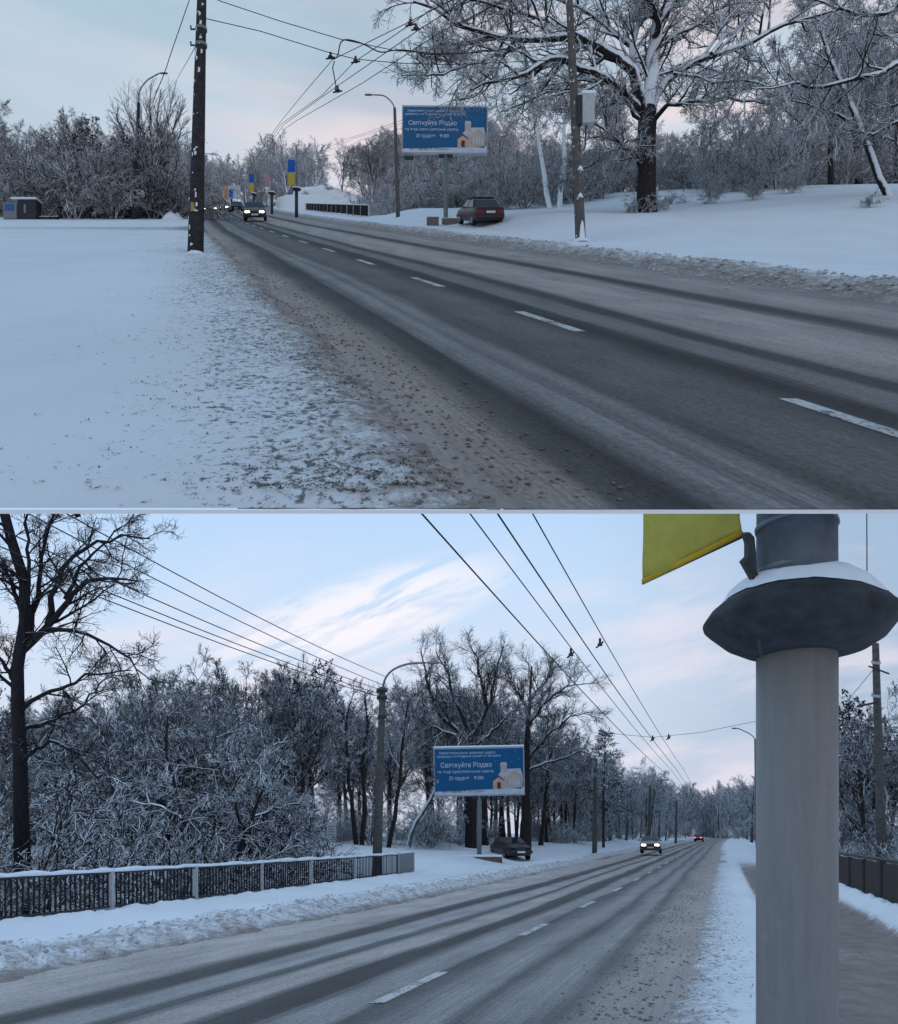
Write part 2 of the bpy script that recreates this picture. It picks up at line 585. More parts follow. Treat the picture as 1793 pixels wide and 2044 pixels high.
def np_mesh(name, V, Q, smooth=True):
    me = bpy.data.meshes.new(name)
    nv, nf, k = len(V), len(Q), Q.shape[1]
    me.vertices.add(nv)
    me.vertices.foreach_set('co', np.ascontiguousarray(V, np.float32).ravel())
    me.loops.add(nf * k)
    me.loops.foreach_set('vertex_index', np.ascontiguousarray(Q, np.int32).ravel())
    me.polygons.add(nf)
    me.polygons.foreach_set('loop_start', np.arange(nf, dtype=np.int32) * k)
    me.polygons.foreach_set('loop_total', np.full(nf, k, np.int32))
    if smooth:
        me.polygons.foreach_set('use_smooth', np.ones(nf, bool))
    me.update(calc_edges=True)
    return me


def set_attr(me, name, vals):
    a = me.attributes.new(name, 'FLOAT', 'POINT')
    a.data.foreach_set('value', np.ascontiguousarray(vals, np.float32).ravel())


ys = fan_rows(EDGE_Y, 450.0, 330)
ts = fan_cols(470, 22)
YY, TT = np.meshgrid(ys, ts, indexing='ij')
XX = YY * TT
pin = sstep(EDGE_Y, EDGE_Y + 0.22, YY)
rel = relief_a(XX, YY)
ZZ = base_a(YY) + np.where(rel > 0, np.maximum(rel * pin, 0.009), rel * pin)
me = np_mesh('snow_field', np.stack([XX, YY, ZZ], -1).reshape(-1, 3), grid_faces(*YY.shape))
cA = XX - xd_a(YY)
street = np.exp(-((YY - 37.5 + 0.05 * (XX + 20)) / 3.0) ** 2) * sstep(-6, -16, XX + 0.0 * YY) * sstep(-46, -14, XX)
dirtA = np.exp(-((cA + 2.95) / 0.8) ** 2) * 0.85 + 0.22 * np.exp(-((cA + 4.2) / 0.9) ** 2) + np.exp(-((cA - 6.3) / 0.75) ** 2) * 0.75 + 0.38 * np.exp(-((cA - 7.4) / 0.6) ** 2) + 0.55 * street
wa = 1.5 * fbm(YY * 0.35, XX * 0.35)
speckA = np.exp(-((cA + 4.35 + wa * 0.8) / 0.95) ** 2) * sstep(40, 12, YY) + 0.15 * np.exp(-((cA + 3.6) / 0.5) ** 2) + 0.5 * np.exp(-((cA - 7.2) / 0.8) ** 2)
set_attr(me, 'dirt', np.clip(dirtA, 0, 1))
set_attr(me, 'speck', np.clip(speckA, 0, 1))
o = link('snow_field', me, None, snow_ground('upper snow', (0.34, 0.305, 0.285, 1)))
o['kind'] = 'structure'

# snow lip closing the edge of the upper level
m_ = MB()
xe = 2.5 * EDGE_Y
z1 = float(base_a(EDGE_Y))
m_.box(-xe, xe, EDGE_Y - 0.012, EDGE_Y - 0.0005, -0.009, z1 + 0.001)
tag(m_.build('ledge', plain('white rimed edge', (0.86, 0.85, 0.86), 0.8, 0.03, 5)), kind='structure')

ys = fan_rows(4.6, 520.0, 330)
YY, TT = np.meshgrid(ys, ts, indexing='ij')
XX = YY * TT
ZZ = base_b(YY) + relief_b(XX, YY)
me = np_mesh('snow_field', np.stack([XX, YY, ZZ], -1).reshape(-1, 3), grid_faces(*YY.shape))
cB = XX - xd_b(YY)
dirtB = np.exp(-((cB - 2.6) / 0.7) ** 2) * 0.75 + 0.16 * np.exp(-((cB - 3.6) / 0.7) ** 2) + np.exp(-((cB + 4.6) / 0.5) ** 2) * 0.9 + 0.50 * np.exp(-((cB + 5.7) / 0.8) ** 2)
pave = sstep(4.15, 4.55, cB) * sstep(6.55, 6.2, cB)
dirtB = dirtB * (1 - 0.3 * pave) + 1.25 * pave * (0.8 + 0.5 * fbm(XX * 0.9, YY * 0.5)) * sstep(60, 25, YY) + 0.75 * np.exp(-((cB + 8.4 + 0.3 * fbm(YY * 0.5, XX * 0.1)) / 0.30) ** 2) * sstep(14, 22, YY) * sstep(40, 30, YY)
speckB = 0.8 * np.exp(-((cB - 3.3) / 0.8) ** 2) + 0.6 * np.exp(-((cB + 5.9) / 0.7) ** 2)
set_attr(me, 'dirt', np.clip(dirtB, 0, 1.3))
set_attr(me, 'speck', np.clip(speckB, 0, 1))
o = link('snow_field', me, None, snow_ground('lower snow', (0.34, 0.30, 0.28, 1)))
o['kind'] = 'structure'
m_ = MB()
zz = float(base_b(4.6)) - 0.03
m_.add([(-60, -45, zz), (60, -45, zz), (60, 4.7, zz), (-60, 4.7, zz)], [(0, 1, 2, 3)])
tag(m_.build('snow_apron', M['snow']), kind='structure')


def road_mesh(name, xd, base, cl, cr, y0, y1, ny, nc, s0=0.0):
    yr = fan_rows(y0, y1, ny)
    cr_ = np.linspace(cl, cr, nc)
    Y, C = np.meshgrid(yr, cr_, indexing='ij')
    X = xd(Y) + C
    # shallow ruts along the wheel tracks
    Z = base(Y) + 0.008 * fbm(C * 6.0, Y * 0.05, 3) + 0.004
    me = np_mesh(name, np.stack([X, Y, Z], -1).reshape(-1, 3), grid_faces(*Y.shape))
    uvl = me.uv_layers.new(name='track')
    S = Y * 1.073
    vi = np.zeros(len(me.loops), np.int32)
    me.loops.foreach_get('vertex_index', vi)
    uvs = np.stack([C.ravel()[vi], S.ravel()[vi]], -1)
    uvl.data.foreach_set('uv', uvs.astype(np.float32).ravel())
    return me


g = lambda a, warm=0.0: (a * (1 + 0.06 * warm), a, a * (1 - 0.05 * warm))
stopsA = [(-3.4, g(.33, 1.6)), (-2.75, g(.26, 1.6)), (-2.45, g(.09)), (-2.12, g(.05)), (-1.95, g(.19)), (-1.78, g(.26)), (-1.66, g(.16)), (-1.5, g(.25)), (-1.25, g(.10)),
          (-.85, g(.13)), (-.45, g(.14)), (-.05, g(.085)), (.15, g(.048)), (.42, g(.05)), (.58, g(.19)), (.95, g(.19)), (1.12, g(.07)),
          (1.36, g(.07)), (1.6, g(.30, 1)), (2.6, g(.36, 1)), (3.25, g(.29, 1)), (3.42, g(.15)), (3.62, g(.07)), (3.95, g(.08)), (4.25, g(.29, 1)),
          (5.2, g(.33, 1)), (6.0, g(.24, .6))]
roadA = link('road', road_mesh('road', xd_a, base_a, -4.6, 7.2, EDGE_Y + 0.001, 300, 200, 60), None, road_material('upper slush road', stopsA, -3.8, 6.8, (-2.75, -1), [(-2.92, -2.62), (-1.7, -1.42), (.62, .9)]))
roadA['kind'] = 'structure'
stopsB = [(-5.4, g(0.415, .8)), (-4.4, g(0.427, 1)), (-3.45, g(0.378, 1)), (-3.2, g(0.100)), (-2.8, g(0.075)), (-2.6, g(0.329)), (-2.15, g(0.366)), (-2.0, g(0.130)),
          (-1.85, g(0.110)), (-1.7, g(0.366, 1)), (-1.3, g(0.378, 1)), (-1.1, g(0.085)), (-.75, g(0.070)), (-.5, g(0.317)), (-.12, g(0.293)), (.02, g(0.100)),
          (.3, g(0.160)), (.6, g(0.305)), (.85, g(0.293)), (1.05, g(0.120)), (1.35, g(0.268)), (1.6, g(0.305)), (1.85, g(0.140)), (2.2, g(0.293, 1.2)), (3.0, g(0.366, 1.6))]
roadB = link('road', road_mesh('road', xd_b, base_b, -5.9, 3.7, 4.5, 400, 220, 60), None, road_material('lower slush road', stopsB, -5.5, 3.3, (2.35, 1), [(.5, .85), (1.4, 1.7), (-.5, -.2)]))
roadB['kind'] = 'structure'

# lane dashes, each a painted strip on its road
paint, t, bs = material('worn white road paint')
tcp = t.add('ShaderNodeTexCoord').outputs['Object']
wear = t.math('MULTIPLY_ADD', t.noise(tcp, 22.0, 5, 0.75), 0.6, t.math('MULTIPLY', t.noise(tcp, 2.5, 3, 0.6), 0.5))
t.l.new(t.mix(t.smooth(wear, 0.52, 0.66), (0.52, 0.54, 0.55, 1), (0.13, 0.13, 0.135, 1)), bs.inputs['Base Color'])


def dash(parent, xd, base, ya, yb, c=0.0, wd=0.14):
    m = MB()
    n = 4
    vs = []; fs = []
    for i in range(n + 1):
        Y = ya + (yb - ya) * i / n
        x = float(xd(Y)) + c
        z = float(base(Y)) + 0.012
        for sx in (-wd / 2, wd / 2):
            vs += [(x + sx, Y, z), (x + sx, Y, z - 0.006)]
    for i in range(n):
        a = 4 * i
        fs += [(a, a + 2, a + 6, a + 4), (a, a + 4, a + 5, a + 1), (a + 2, a + 3, a + 7, a + 6)]
    fs += [(0, 1, 3, 2), (4 * n, 4 * n + 2, 4 * n + 3, 4 * n + 1)]
    m.add(vs, fs)
    return m.build('lane_dash', paint, parent)


for k in range(16):
    y1 = 5.63 + 4.42 * k
    dash(roadA, xd_a, base_a, max(y1 - 1.5, EDGE_Y + .1), y1)
for k in range(14):
    y1 = 6.9 + 5.0 * k
    dash(roadB, xd_b, base_b, y1, y1 + 1.65)

# ------------------------------------------------------------------ sky over the lower stretch
sm = bpy.data.materials.new('evening sky')
sm.use_nodes = True
t = NT(sm.node_tree); t.n.clear()
pos = t.add('ShaderNodeTexCoord').outputs['Object']
s3 = t.add('ShaderNodeSeparateXYZ', inp={0: pos})
yy = t.math('MAXIMUM', s3.outputs[1], 1.0)
sx = t.math('DIVIDE', s3.outputs[0], yy)
sz = t.math('SUBTRACT', t.math('DIVIDE', s3.outputs[2], yy), SB)      # elevation above the lower road's horizon
vec = t.add('ShaderNodeCombineXYZ', inp={0: sx, 1: sz, 2: 0.0}).outputs[0]
base = t.ramp(sz, [(0.0, lin(188, 195, 210)), (0.10, lin(198, 206, 222)), (0.22, lin(199, 212, 231)), (0.36, lin(187, 210, 236)), (0.50, lin(172, 202, 236)), (0.9, lin(186, 208, 236))])
side = t.smooth(sx, 0.10, 0.62)
base = t.mix(t.math('MULTIPLY', side, 0.85), base, lin(150, 172, 196))
na = t.noise(t.mapping(t.mapping(vec, rot=(0, 0, -0.25)), (2.2, 9.0, 1)), 1.6, 6, 0.55, 0.3)
low = t.math('MULTIPLY', t.smooth(na, 0.42, 0.70), t.smooth(sz, 0.47, 0.26))
cl = t.mix(t.math('MULTIPLY', low, 0.62), base, lin(230, 220, 228))
dx = t.math('DIVIDE', t.math('ADD', sx, 0.13), 0.19)
dz = t.math('DIVIDE', t.math('SUBTRACT', sz, t.math('MULTIPLY_ADD', sx, 0.30, 0.36)), 0.055)
rr = t.math('ADD', t.math('MULTIPLY', dx, dx), t.math('MULTIPLY', dz, dz))
nb = t.noise(t.mapping(t.mapping(vec, rot=(0, 0, -0.40)), (3.2, 22.0, 1)), 1.5, 6, 0.62, 0.5)
wisp = t.math('MULTIPLY', t.smooth(rr, 1.8, 0.1), t.smooth(nb, 0.38, 0.56))
cl = t.mix(t.math('MULTIPLY', wisp, 0.7), cl, lin(247, 238, 240))
ncb = t.noise(t.mapping(vec, (3.0, 8.0, 1), (0, 0, 0.25)), 2.4, 5, 0.6)
cl = t.mix(t.math('MULTIPLY', t.math('MULTIPLY', t.smooth(ncb, 0.5, 0.75), side), 0.6), cl, lin(196, 196, 208))
em = t.add('ShaderNodeEmission', inp={0: cl, 1: 1.0})
t.add('ShaderNodeOutputMaterial', inp={0: em.outputs[0]})
sm.cycles.emission_sampling = 'NONE'
yc = np.concatenate([[EDGE_Y + 0.01], fan_rows(EDGE_Y + 0.3, 400.0, 24)])
tcn_ = np.linspace(-2.45, 2.45, 40)
Y, T = np.meshgrid(yc, tcn_, indexing='ij')
Z = SA * (Y - EDGE_Y) - 0.010 - 0.35 * np.clip((Y - EDGE_Y) / 3.0, 0, 1)
V = np.stack([Y * T, Y, Z], -1)
wall_bottom = V[-1].copy(); wall_bottom[:, 2] = -230.0
V = np.concatenate([V, wall_bottom[None]], 0)
Q = grid_faces(V.shape[0], V.shape[1])
Vf = V.reshape(-1, 3)
Vf2 = list(map(tuple, Vf)); faces = [tuple(int(i) for i in q) for q in Q]
nr, nc = V.shape[:2]
for col in (0, nc - 1):
    k0 = len(Vf2)
    for i in range(nr - 1):
        p = V[i, col]
        Vf2.append((p[0], p[1], -230.0))
    for i in range(nr - 2):
        faces.append((i * nc + col, (i + 1) * nc + col, k0 + i + 1, k0 + i))
me = bpy.data.meshes.new('sky')
me.from_pydata(Vf2, [], faces)
me.update()
o = link('sky', me, None, sm)
o['kind'] = 'structure'

# ------------------------------------------------------------------ trees
def norm(v):
    return v / np.maximum(np.linalg.norm(v, axis=-1, keepdims=True), 1e-9)


def sprout(pos, dirs, length, r0, r1, npts, wander, trop, rng, sag=0.0):
    """polylines growing from pos along dirs, wandering, bending by trop (a vector)"""
    K = len(pos)
    P = np.zeros((K, npts, 3)); P[:, 0] = pos
    d = norm(dirs.copy())
    st = (length / (npts - 1))[:, None]
    for i in range(1, npts):
        d = norm(d + wander * rng.randn(K, 3) + np.asarray(trop)[None] / (npts - 1) + np.array([0, 0, -sag]) * (i / npts))
        P[:, i] = P[:, i - 1] + d * st
    tt = np.linspace(0, 1, npts)[None]
    Rr = r0[:, None] * (1 - tt) + r1[:, None] * tt
    return P, Rr


def offshoots(P, Rr, m, t0, t1, ang, ang_sd, rng, flat=0.0):
    """m side directions on each polyline: positions, directions, local radius, place along the parent"""
    K, n, _ = P.shape
    tt = np.sort(t0 + (t1 - t0) * (np.arange(m)[None] + rng.rand(K, m)) / m, axis=1)
    f = tt * (n - 1)
    i = np.minimum(f.astype(int), n - 2)
    a = (f - i)[..., None]
    k = np.arange(K)[:, None]
    pos = P[k, i] * (1 - a) + P[k, i + 1] * a
    tang = norm(P[k, i + 1] - P[k, i])
    rad = Rr[k, i] * (1 - a[..., 0]) + Rr[k, i + 1] * a[..., 0]
    rv = rng.randn(K, m, 3)
    rv[..., 2] *= (1 - flat)
    perp = norm(rv - (rv * tang).sum(-1, keepdims=True) * tang)
    th = ang + ang_sd * rng.randn(K, m)
    d = tang * np.cos(th)[..., None] + perp * np.sin(th)[..., None]
    return pos.reshape(-1, 3), d.reshape(-1, 3), rad.ravel(), tt.ravel()


def tubes(P, Rr, n):
    """vectorised tubes: K polylines at once"""
    K, k, _ = P.shape
    T = np.empty_like(P)
    T[:, 1:-1] = P[:, 2:] - P[:, :-2]
    T[:, 0] = P[:, 1] - P[:, 0]; T[:, -1] = P[:, -1] - P[:, -2]
    T = norm(T)
    m = norm(P[:, -1] - P[:, 0])
    ref = np.where(np.abs(m[:, 2:3]) < 0.85, np.array([[0, 0, 1.0]]), np.array([[1.0, 0, 0]]))
    S = norm(np.cross(T, ref[:, None, :]))
    Qv = np.cross(S, T)
    a = 2 * np.pi * (np.arange(n) + 0.25) / n
    V = P[:, :, None, :] + Rr[:, :, None, None] * (np.cos(a)[None, None, :, None] * S[:, :, None, :] + np.sin(a)[None, None, :, None] * Qv[:, :, None, :])
    b = (np.arange(K) * k * n)[:, None, None]
    i = (np.arange(k - 1) * n)[None, :, None]
    j = np.arange(n)[None, None, :]; j2 = (j + 1) % n
    Q = np.stack([b + i + j, b + i + j2, b + i + n + j2, b + i + n + j], -1).reshape(-1, 4)
    return V.reshape(-1, 3), Q


class Limbs:
    def __init__(self):
        self.V = []; self.Q = []; self.n = 0

    def add(self, P, Rr, sides):
        V, Q = tubes(P, Rr, sides)
        self.V.append(V); self.Q.append(Q + self.n); self.n += len(V)

    def quads(self, V, Q):
        self.V.append(V); self.Q.append(Q + self.n); self.n += len(V)

    def mesh(self, name, smooth=True):
        return np_mesh(name, np.concatenate(self.V), np.concatenate(self.Q), smooth)


def crown_levels(L, P, Rr, levels, rng):
    """levels: dicts m,t0,t1,ang,len,rad,npts,wander,trop,sides"""
    parent_len = np.linalg.norm(P[:, -1] - P[:, 0], axis=1)
    for lv in levels:
        pos, d, rad, tt = offshoots(P, Rr, lv['m'], lv.get('t0', .25), lv.get('t1', 1.0), lv['ang'], lv.get('sd', .25), rng, lv.get('flat', 0))
        pl = np.repeat(parent_len, lv['m'])
        ln = np.clip(pl * lv['len'] * (1.15 - 0.6 * tt) * (0.7 + 0.6 * rng.rand(len(pl))), lv.get('lmin', .15), lv.get('lmax', 9))
        r0 = np.minimum(np.maximum(rad * lv['rad'], lv.get('rmin', .006)), lv.get('rmax', 1.0))
        P, Rr = sprout(pos, d, ln, r0, np.maximum(r0 * lv.get('tip', .35), lv.get('rmin', .006) * 0.8), lv['npts'], lv['wander'], lv.get('trop', (0, 0, 0)), rng, lv.get('sag', 0))
        L.add(P, Rr, lv['sides'])
        parent_len = ln
    return P, Rr


def bare_tree(name, seed, h=12.0, r=0.24, fork=0.35, spread=0.75, limbs=11, up=0.35, lean=0.0, dense=1.0, tw=0.011):
    """trunk and crown meshes of a leafless tree"""
    rng = np.random.RandomState(seed)
    T = Limbs(); C = Limbs()
    P, Rr = sprout(np.zeros((1, 3)), np.array([[lean, rng.randn() * .05, 1.0]]), np.array([h * 0.80]), np.array([r]), np.array([r * 0.22]), 12, 0.06, (0, 0, .2), rng)
    Rr[:, 0] *= 1.35
    T.add(P, Rr, 9)
    pos, d, rad, tt = offshoots(P, Rr, limbs, fork, 0.99, spread, .18, rng, 0.4)
    ln = h * (0.50 - 0.27 * tt) * (0.75 + .5 * rng.rand(len(tt)))
    r0 = rad * (0.45 + .25 * rng.rand(len(tt)))
    P1, R1 = sprout(pos, d, ln, r0, r0 * .22, 8, 0.13, (0, 0, up), rng)
    C.add(P1, R1, 6)
    lv = [dict(m=7, t0=.2, ang=.75, len=.50, rad=.6, npts=6, wander=.16, trop=(0, 0, .2), sides=5, rmin=.016),
          dict(m=int(6 * dense), t0=.15, ang=.75, len=.50, rad=.6, npts=4, wander=.18, trop=(0, 0, .1), sides=4, rmin=tw * 1.25),
          dict(m=int(6 * dense), t0=.1, ang=.8, len=.55, rad=.7, npts=3, wander=.2, sides=3, rmin=tw, lmin=.22)]
    crown_levels(C, P1, R1, lv, rng)
    return T.mesh(name + ' trunk'), C.mesh(name + ' crown')


def brush_mesh(name, seed, h=3.2, stems=9, tw=0.013, spread=.6, sag=.25, dense=1.0):
    rng = np.random.RandomState(seed)
    C = Limbs()
    K = stems
    az = rng.rand(K) * 2 * np.pi
    th = spread * (0.3 + rng.rand(K))
    d = np.stack([np.cos(az) * np.sin(th), np.sin(az) * np.sin(th), np.cos(th)], -1)
    pos = np.stack([np.cos(az) * .15, np.sin(az) * .15, np.zeros(K) - .1], -1)
    r0 = 0.022 + .022 * rng.rand(K)
    P, Rr = sprout(pos, d, h * (0.8 + .5 * rng.rand(K)), r0, r0 * .35, 9, .10, (0, 0, 0), rng, sag)
    C.add(P, Rr, 5)
    lv = [dict(m=9, t0=.12, ang=.7, len=.42, rad=.65, npts=5, wander=.14, sides=4, rmin=tw * 1.2, sag=.22),
          dict(m=int(7 * dense), t0=.1, ang=.75, len=.48, rad=.7, npts=4, wander=.17, sides=3, rmin=tw, lmin=.2, sag=.15),
          dict(m=int(4 * dense), t0=.1, ang=.8, len=.5, rad=.8, npts=3, wander=.2, sides=3, rmin=tw * .9, lmin=.15)]
    crown_levels(C, P, Rr, lv, rng)
    return C.mesh(name)


def pine_meshes(name, seed, h=14.0, r=.2, bare=.25, wid=.20):
    """conifer: trunk, and a crown of drooping boughs with needle tufts"""
    rng = np.random.RandomState(seed)
    T = Limbs(); C = Limbs()
    P, Rr = sprout(np.zeros((1, 3)), np.array([[0, 0, 1.0]]), np.array([h]), np.array([r]), np.array([r * .12]), 12, .02, (0, 0, .1), rng)
    T.add(P, Rr, 8)
    pos, d, rad, tt = offshoots(P, Rr, 60, bare, .99, 1.25, .15, rng, .8)
    ln = h * wid * (1.15 - (tt - bare) / (1 - bare)) * (0.7 + .5 * rng.rand(len(tt)))
    r0 = np.maximum(rad * .28, .02)
    P1, R1 = sprout(pos, d, ln, r0, r0 * .3, 6, .08, (0, 0, 0), rng, .12)
    C.add(P1, R1, 4)
    pos, d, rad, tt = offshoots(P1, R1, 9, .2, 1.0, .8, .2, rng, .5)
    P2, R2 = sprout(pos, d, 0.35 + .35 * rng.rand(len(pos)), rad * .5, rad * .2, 3, .12, (0, 0, 0), rng)
    C.add(P2, R2, 3)
    pos, d, rad, tt = offshoots(P2, R2, 9, .1, 1.0, .6, .3, rng, .2)
    K = len(pos)
    s = norm(np.cross(norm(d), rng.randn(K, 3)))
    l = (0.16 + .16 * rng.rand(K))[:, None]
    wd_ = 0.03
    dn = norm(d)
    V = np.stack([pos - s * wd_, pos + s * wd_, pos + dn * l + s * wd_ * .6, pos + dn * l - s * wd_ * .6], 1).reshape(-1, 3)
    Q = np.arange(4 * K).reshape(-1, 4)
    C.quads(V, Q)
    return T.mesh(name + ' trunk'), C.mesh(name + ' crown', False)


def leafy_meshes(name, seed, h=11.0, r=.2):
    """oak or acacia still holding withered leaves, snow caught in them"""
    tr, cr = bare_tree(name, seed, h, r, .30, .75, 12, .3, 0, .8, .011)
    rng = np.random.RandomState(seed + 5)
    n = len(cr.vertices)
    co = np.zeros(n * 3, np.float32); cr.vertices.foreach_get('co', co); co = co.reshape(-1, 3)
    pick = co[rng.choice(n, 2000)] + rng.randn(2000, 3) * .07
    pick = pick[pick[:, 2] > h * .28]
    K = len(pick)
    a = norm(rng.randn(K, 3)); b = norm(np.cross(a, rng.randn(K, 3)))
    s = (0.05 + .05 * rng.rand(K))[:, None]
    V = np.stack([pick - a * s - b * s * .6, pick + a * s - b * s * .6, pick + a * s + b * s * .6, pick - a * s + b * s * .6], 1).reshape(-1, 3)
    return tr, cr, np_mesh(name + ' leaves', V, np.arange(4 * K).reshape(-1, 4), False)


PROTO = {}
PMAT = {'w': ('trunk', 'tree'), 'h': ('half', 'half'), 's': ('brush',), 'd': ('dark_brush',), 'r': ('hazed', 'hazed'), 'p': ('half', 'needles'), 'l': ('half', 'half', 'rusty')}


def slot(me):
    me.materials.clear(); me.materials.append(None); return me


def own_mat(o, m):
    o.material_slots[0].link = 'OBJECT'
    o.material_slots[0].material = m


for i in range(4):
    PROTO['w%d' % i] = tuple(slot(q) for q in bare_tree('wood tree %d' % i, 11 + i, 12.0, .20, [.30, .35, .22, .42][i], [.75, .65, .85, .6][i], [13, 12, 14, 11][i], [.35, .5, .2, .6][i], dense=1.2, tw=.012))
    PROTO['h%d' % i] = PROTO['r%d' % i] = PROTO['w%d' % i]
for i in range(3):
    PROTO['d%d' % i] = PROTO['s%d' % i] = (slot(brush_mesh('brush %d' % i, 40 + i, [3.2, 2.6, 3.6][i], [10, 9, 11][i], .013, [.6, .8, .5][i], [.25, .3, .18][i])),)
for i in range(2):
    PROTO['p%d' % i] = tuple(slot(q) for q in pine_meshes('pine %d' % i, 60 + i, 14.0, .19, [.22, .35][i], [.20, .24][i]))
for i in range(2):
    PROTO['l%d' % i] = tuple(slot(q) for q in leafy_meshes('leafy %d' % i, 70 + i))


def plant(key, world, X, Y, s, label, cat='tree', group=None, rz=None, dz=-0.12, name=None, lean=(0, 0), sz=1.0, rng=random):
    z = (ga if world == 'A' else gb)(X, Y) + dz
    rz = rng.uniform(0, 6.28) if rz is None else rz
    kind = name or {'s': 'shrub', 'd': 'shrub', 'p': 'pine_tree'}.get(key[0], 'tree')
    mats = [M[q, world] for q in PMAT[key[0]]]
    if key[0] in 'sd':
        o = link(kind, PROTO[key][0])
        own_mat(o, mats[0])
        tag(o, label, cat if cat != 'tree' else 'shrub', group)
    else:
        o = thing(kind, label, cat, group=group)
        for nm, me, mt in zip(('trunk', 'crown', 'leaves'), PROTO[key], mats):
            own_mat(link(nm, me, o), mt)
    o.location = (X, Y, z)
    o.rotation_euler = (lean[0], lean[1], rz)
    o.scale = (s, s, s * sz)
    return o


rnd = random.Random(3)


SPOTS = {'A': [(90, 'by the dark hut'), (200, 'left of the left lamp'), (290, 'behind the left lamp'), (400, 'beside the dark pole'), (520, 'above the far cars'),
               (660, 'above the far railing'), (800, 'left of the billboard'), (905, 'behind the billboard'), (1040, 'above the parked car'), (1150, 'left of the cabinet'), (1270, 'left of the oak'),
               (1420, 'right of the oak'), (1560, 'in the middle'), (1680, 'left of leaning tree'), (9999, 'at the leaning tree')],
         'B': [(90, 'by the tall tree'), (230, 'behind railing panel one'), (390, 'behind railing panel two'), (520, 'behind railing panel three'), (640, 'behind railing panel four'),
               (740, 'left of the lamp'), (860, 'right of the lamp'), (960, 'behind the billboard'), (1050, 'at the billboard edge'), (1120, 'above the parked car'), (1195, 'left of nearest pole'),
               (1290, 'right of nearest pole'), (1355, 'at the farthest pole'), (1440, 'left of road end'), (1560, 'right of road end'), (1715, 'at the column'), (9999, 'at the margin')]}
LOOK = {'w': 'snow-laden leafless', 'h': 'dark leafless', 's': 'snow-bent', 'd': 'dark-stemmed', 'r': 'pale frosted', 'p': 'evergreen', 'l': 'withered-leaved'}


def scatter(world, n, u0, u1, y0, y1, keys, hmin, hmax, label, group, hproto, cat='tree', dz=-0.12, cmin=None, cmax=None, gap=0.0, avoid=None):
    """label is 'noun|where': the look of the kind goes before it, the landmark it stands at after it"""
    made = []
    tries = 0
    while len(made) < n and tries < n * 40:
        tries += 1
        Y = math.sqrt(rnd.uniform(y0 * y0, y1 * y1))
        u = rnd.uniform(u0, u1)
        X = (u - CX) / F * Y
        c = X - float((xd_a if world == 'A' else xd_b)(Y))
        if cmin is not None and c < cmin: continue
        if cmax is not None and c > cmax: continue
        if avoid and avoid(u, Y): continue
        if gap and any((X - a) ** 2 + (Y - b) ** 2 < gap * gap for a, b in made): continue
        made.append((X, Y))
        key = rnd.choice(keys)
        f = rnd.random()
        h = hmin + (hmax - hmin) * f
        spot = next(q for lim, q in SPOTS[world] if u < lim)
        size = 'low' if f < .33 else ('mid-height' if f < .67 else 'tall')
        depth = 'front' if Y < y0 + (y1 - y0) * .55 else 'back'
        lab = '%s %s %s, %s, %s' % (size, LOOK[key[0]], label, depth, spot)
        plant(key, world, X, Y, h / hproto(key), lab, cat, group, dz=dz, rng=rnd)


def far_tree(seed, h=12.0):
    rng = np.random.RandomState(seed)
    C = Limbs()
    P, Rr = sprout(np.zeros((1, 3)), np.array([[0, 0, 1.0]]), np.array([h * .8]), np.array([.24]), np.array([.05]), 8, .06, (0, 0, .2), rng)
    C.add(P, Rr, 5)
    pos, d, rad, tt = offshoots(P, Rr, 12, .22, .99, .7, .18, rng, .4)
    ln = h * (.5 - .27 * tt) * (.75 + .5 * rng.rand(len(tt)))
    r0 = np.maximum(rad * .5, .05)
    P1, R1 = sprout(pos, d, ln, r0, r0 * .3, 6, .13, (0, 0, .35), rng)
    C.add(P1, R1, 4)
    crown_levels(C, P1, R1, [dict(m=8, t0=.15, ang=.75, len=.5, rad=.6, npts=4, wander=.16, trop=(0, 0, .2), sides=3, rmin=.035),
                             dict(m=9, t0=.1, ang=.8, len=.5, rad=.7, npts=3, wander=.2, sides=3, rmin=.026, lmin=.4)], rng)
    return np.concatenate(C.V), np.concatenate(C.Q)


FAR = [far_tree(90 + i) for i in range(4)]


def wood_mass(world, n, u0, u1, y0, y1, hmin, hmax, ok):
    """a far wood that reads as one mass"""
    V = []; Q = []; k = 0; made = 0; tries = 0
    while made < n and tries < n * 40:
        tries += 1
        Y = rnd.uniform(y0, y1); u = rnd.uniform(u0, u1)
        X = (u - CX) / F * Y
        if not ok(u, Y, X - float((xd_a if world == 'A' else xd_b)(Y))): continue
        made += 1
        v, q = FAR[rnd.randrange(4)]
        s = rnd.uniform(hmin, hmax) / 11.5
        a = rnd.uniform(0, 6.28)
        z = float((base_a if world == 'A' else base_b)(Y)) - .3
        Rz = np.array([[math.cos(a), -math.sin(a), 0], [math.sin(a), math.cos(a), 0], [0, 0, 1]])
        V.append(v @ Rz.T * s + np.array([X, Y, z])); Q.append(q + k); k += len(v)
        v, q = FAR[rnd.randrange(4)]        # undergrowth between the trunks
        V.append(v @ Rz.T * (s * .42) * np.array([1.5, 1.5, 1]) + np.array([X + rnd.uniform(-4, 4), Y + rnd.uniform(-4, 4), z - 1.2])); Q.append(q + k); k += len(v)
    o = link('distant_wood', np_mesh('distant_wood', np.concatenate(V), np.concatenate(Q)), None, M['hazed', world])  # far trees carry the haze in their pale colour
    o['kind'] = 'stuff'
    return o


HP = lambda k: {'w': 11.5, 'h': 11.5, 's': 3.0, 'd': 3.0, 'r': 11.5, 'p': 14.0, 'l': 10.5}[k[0]]

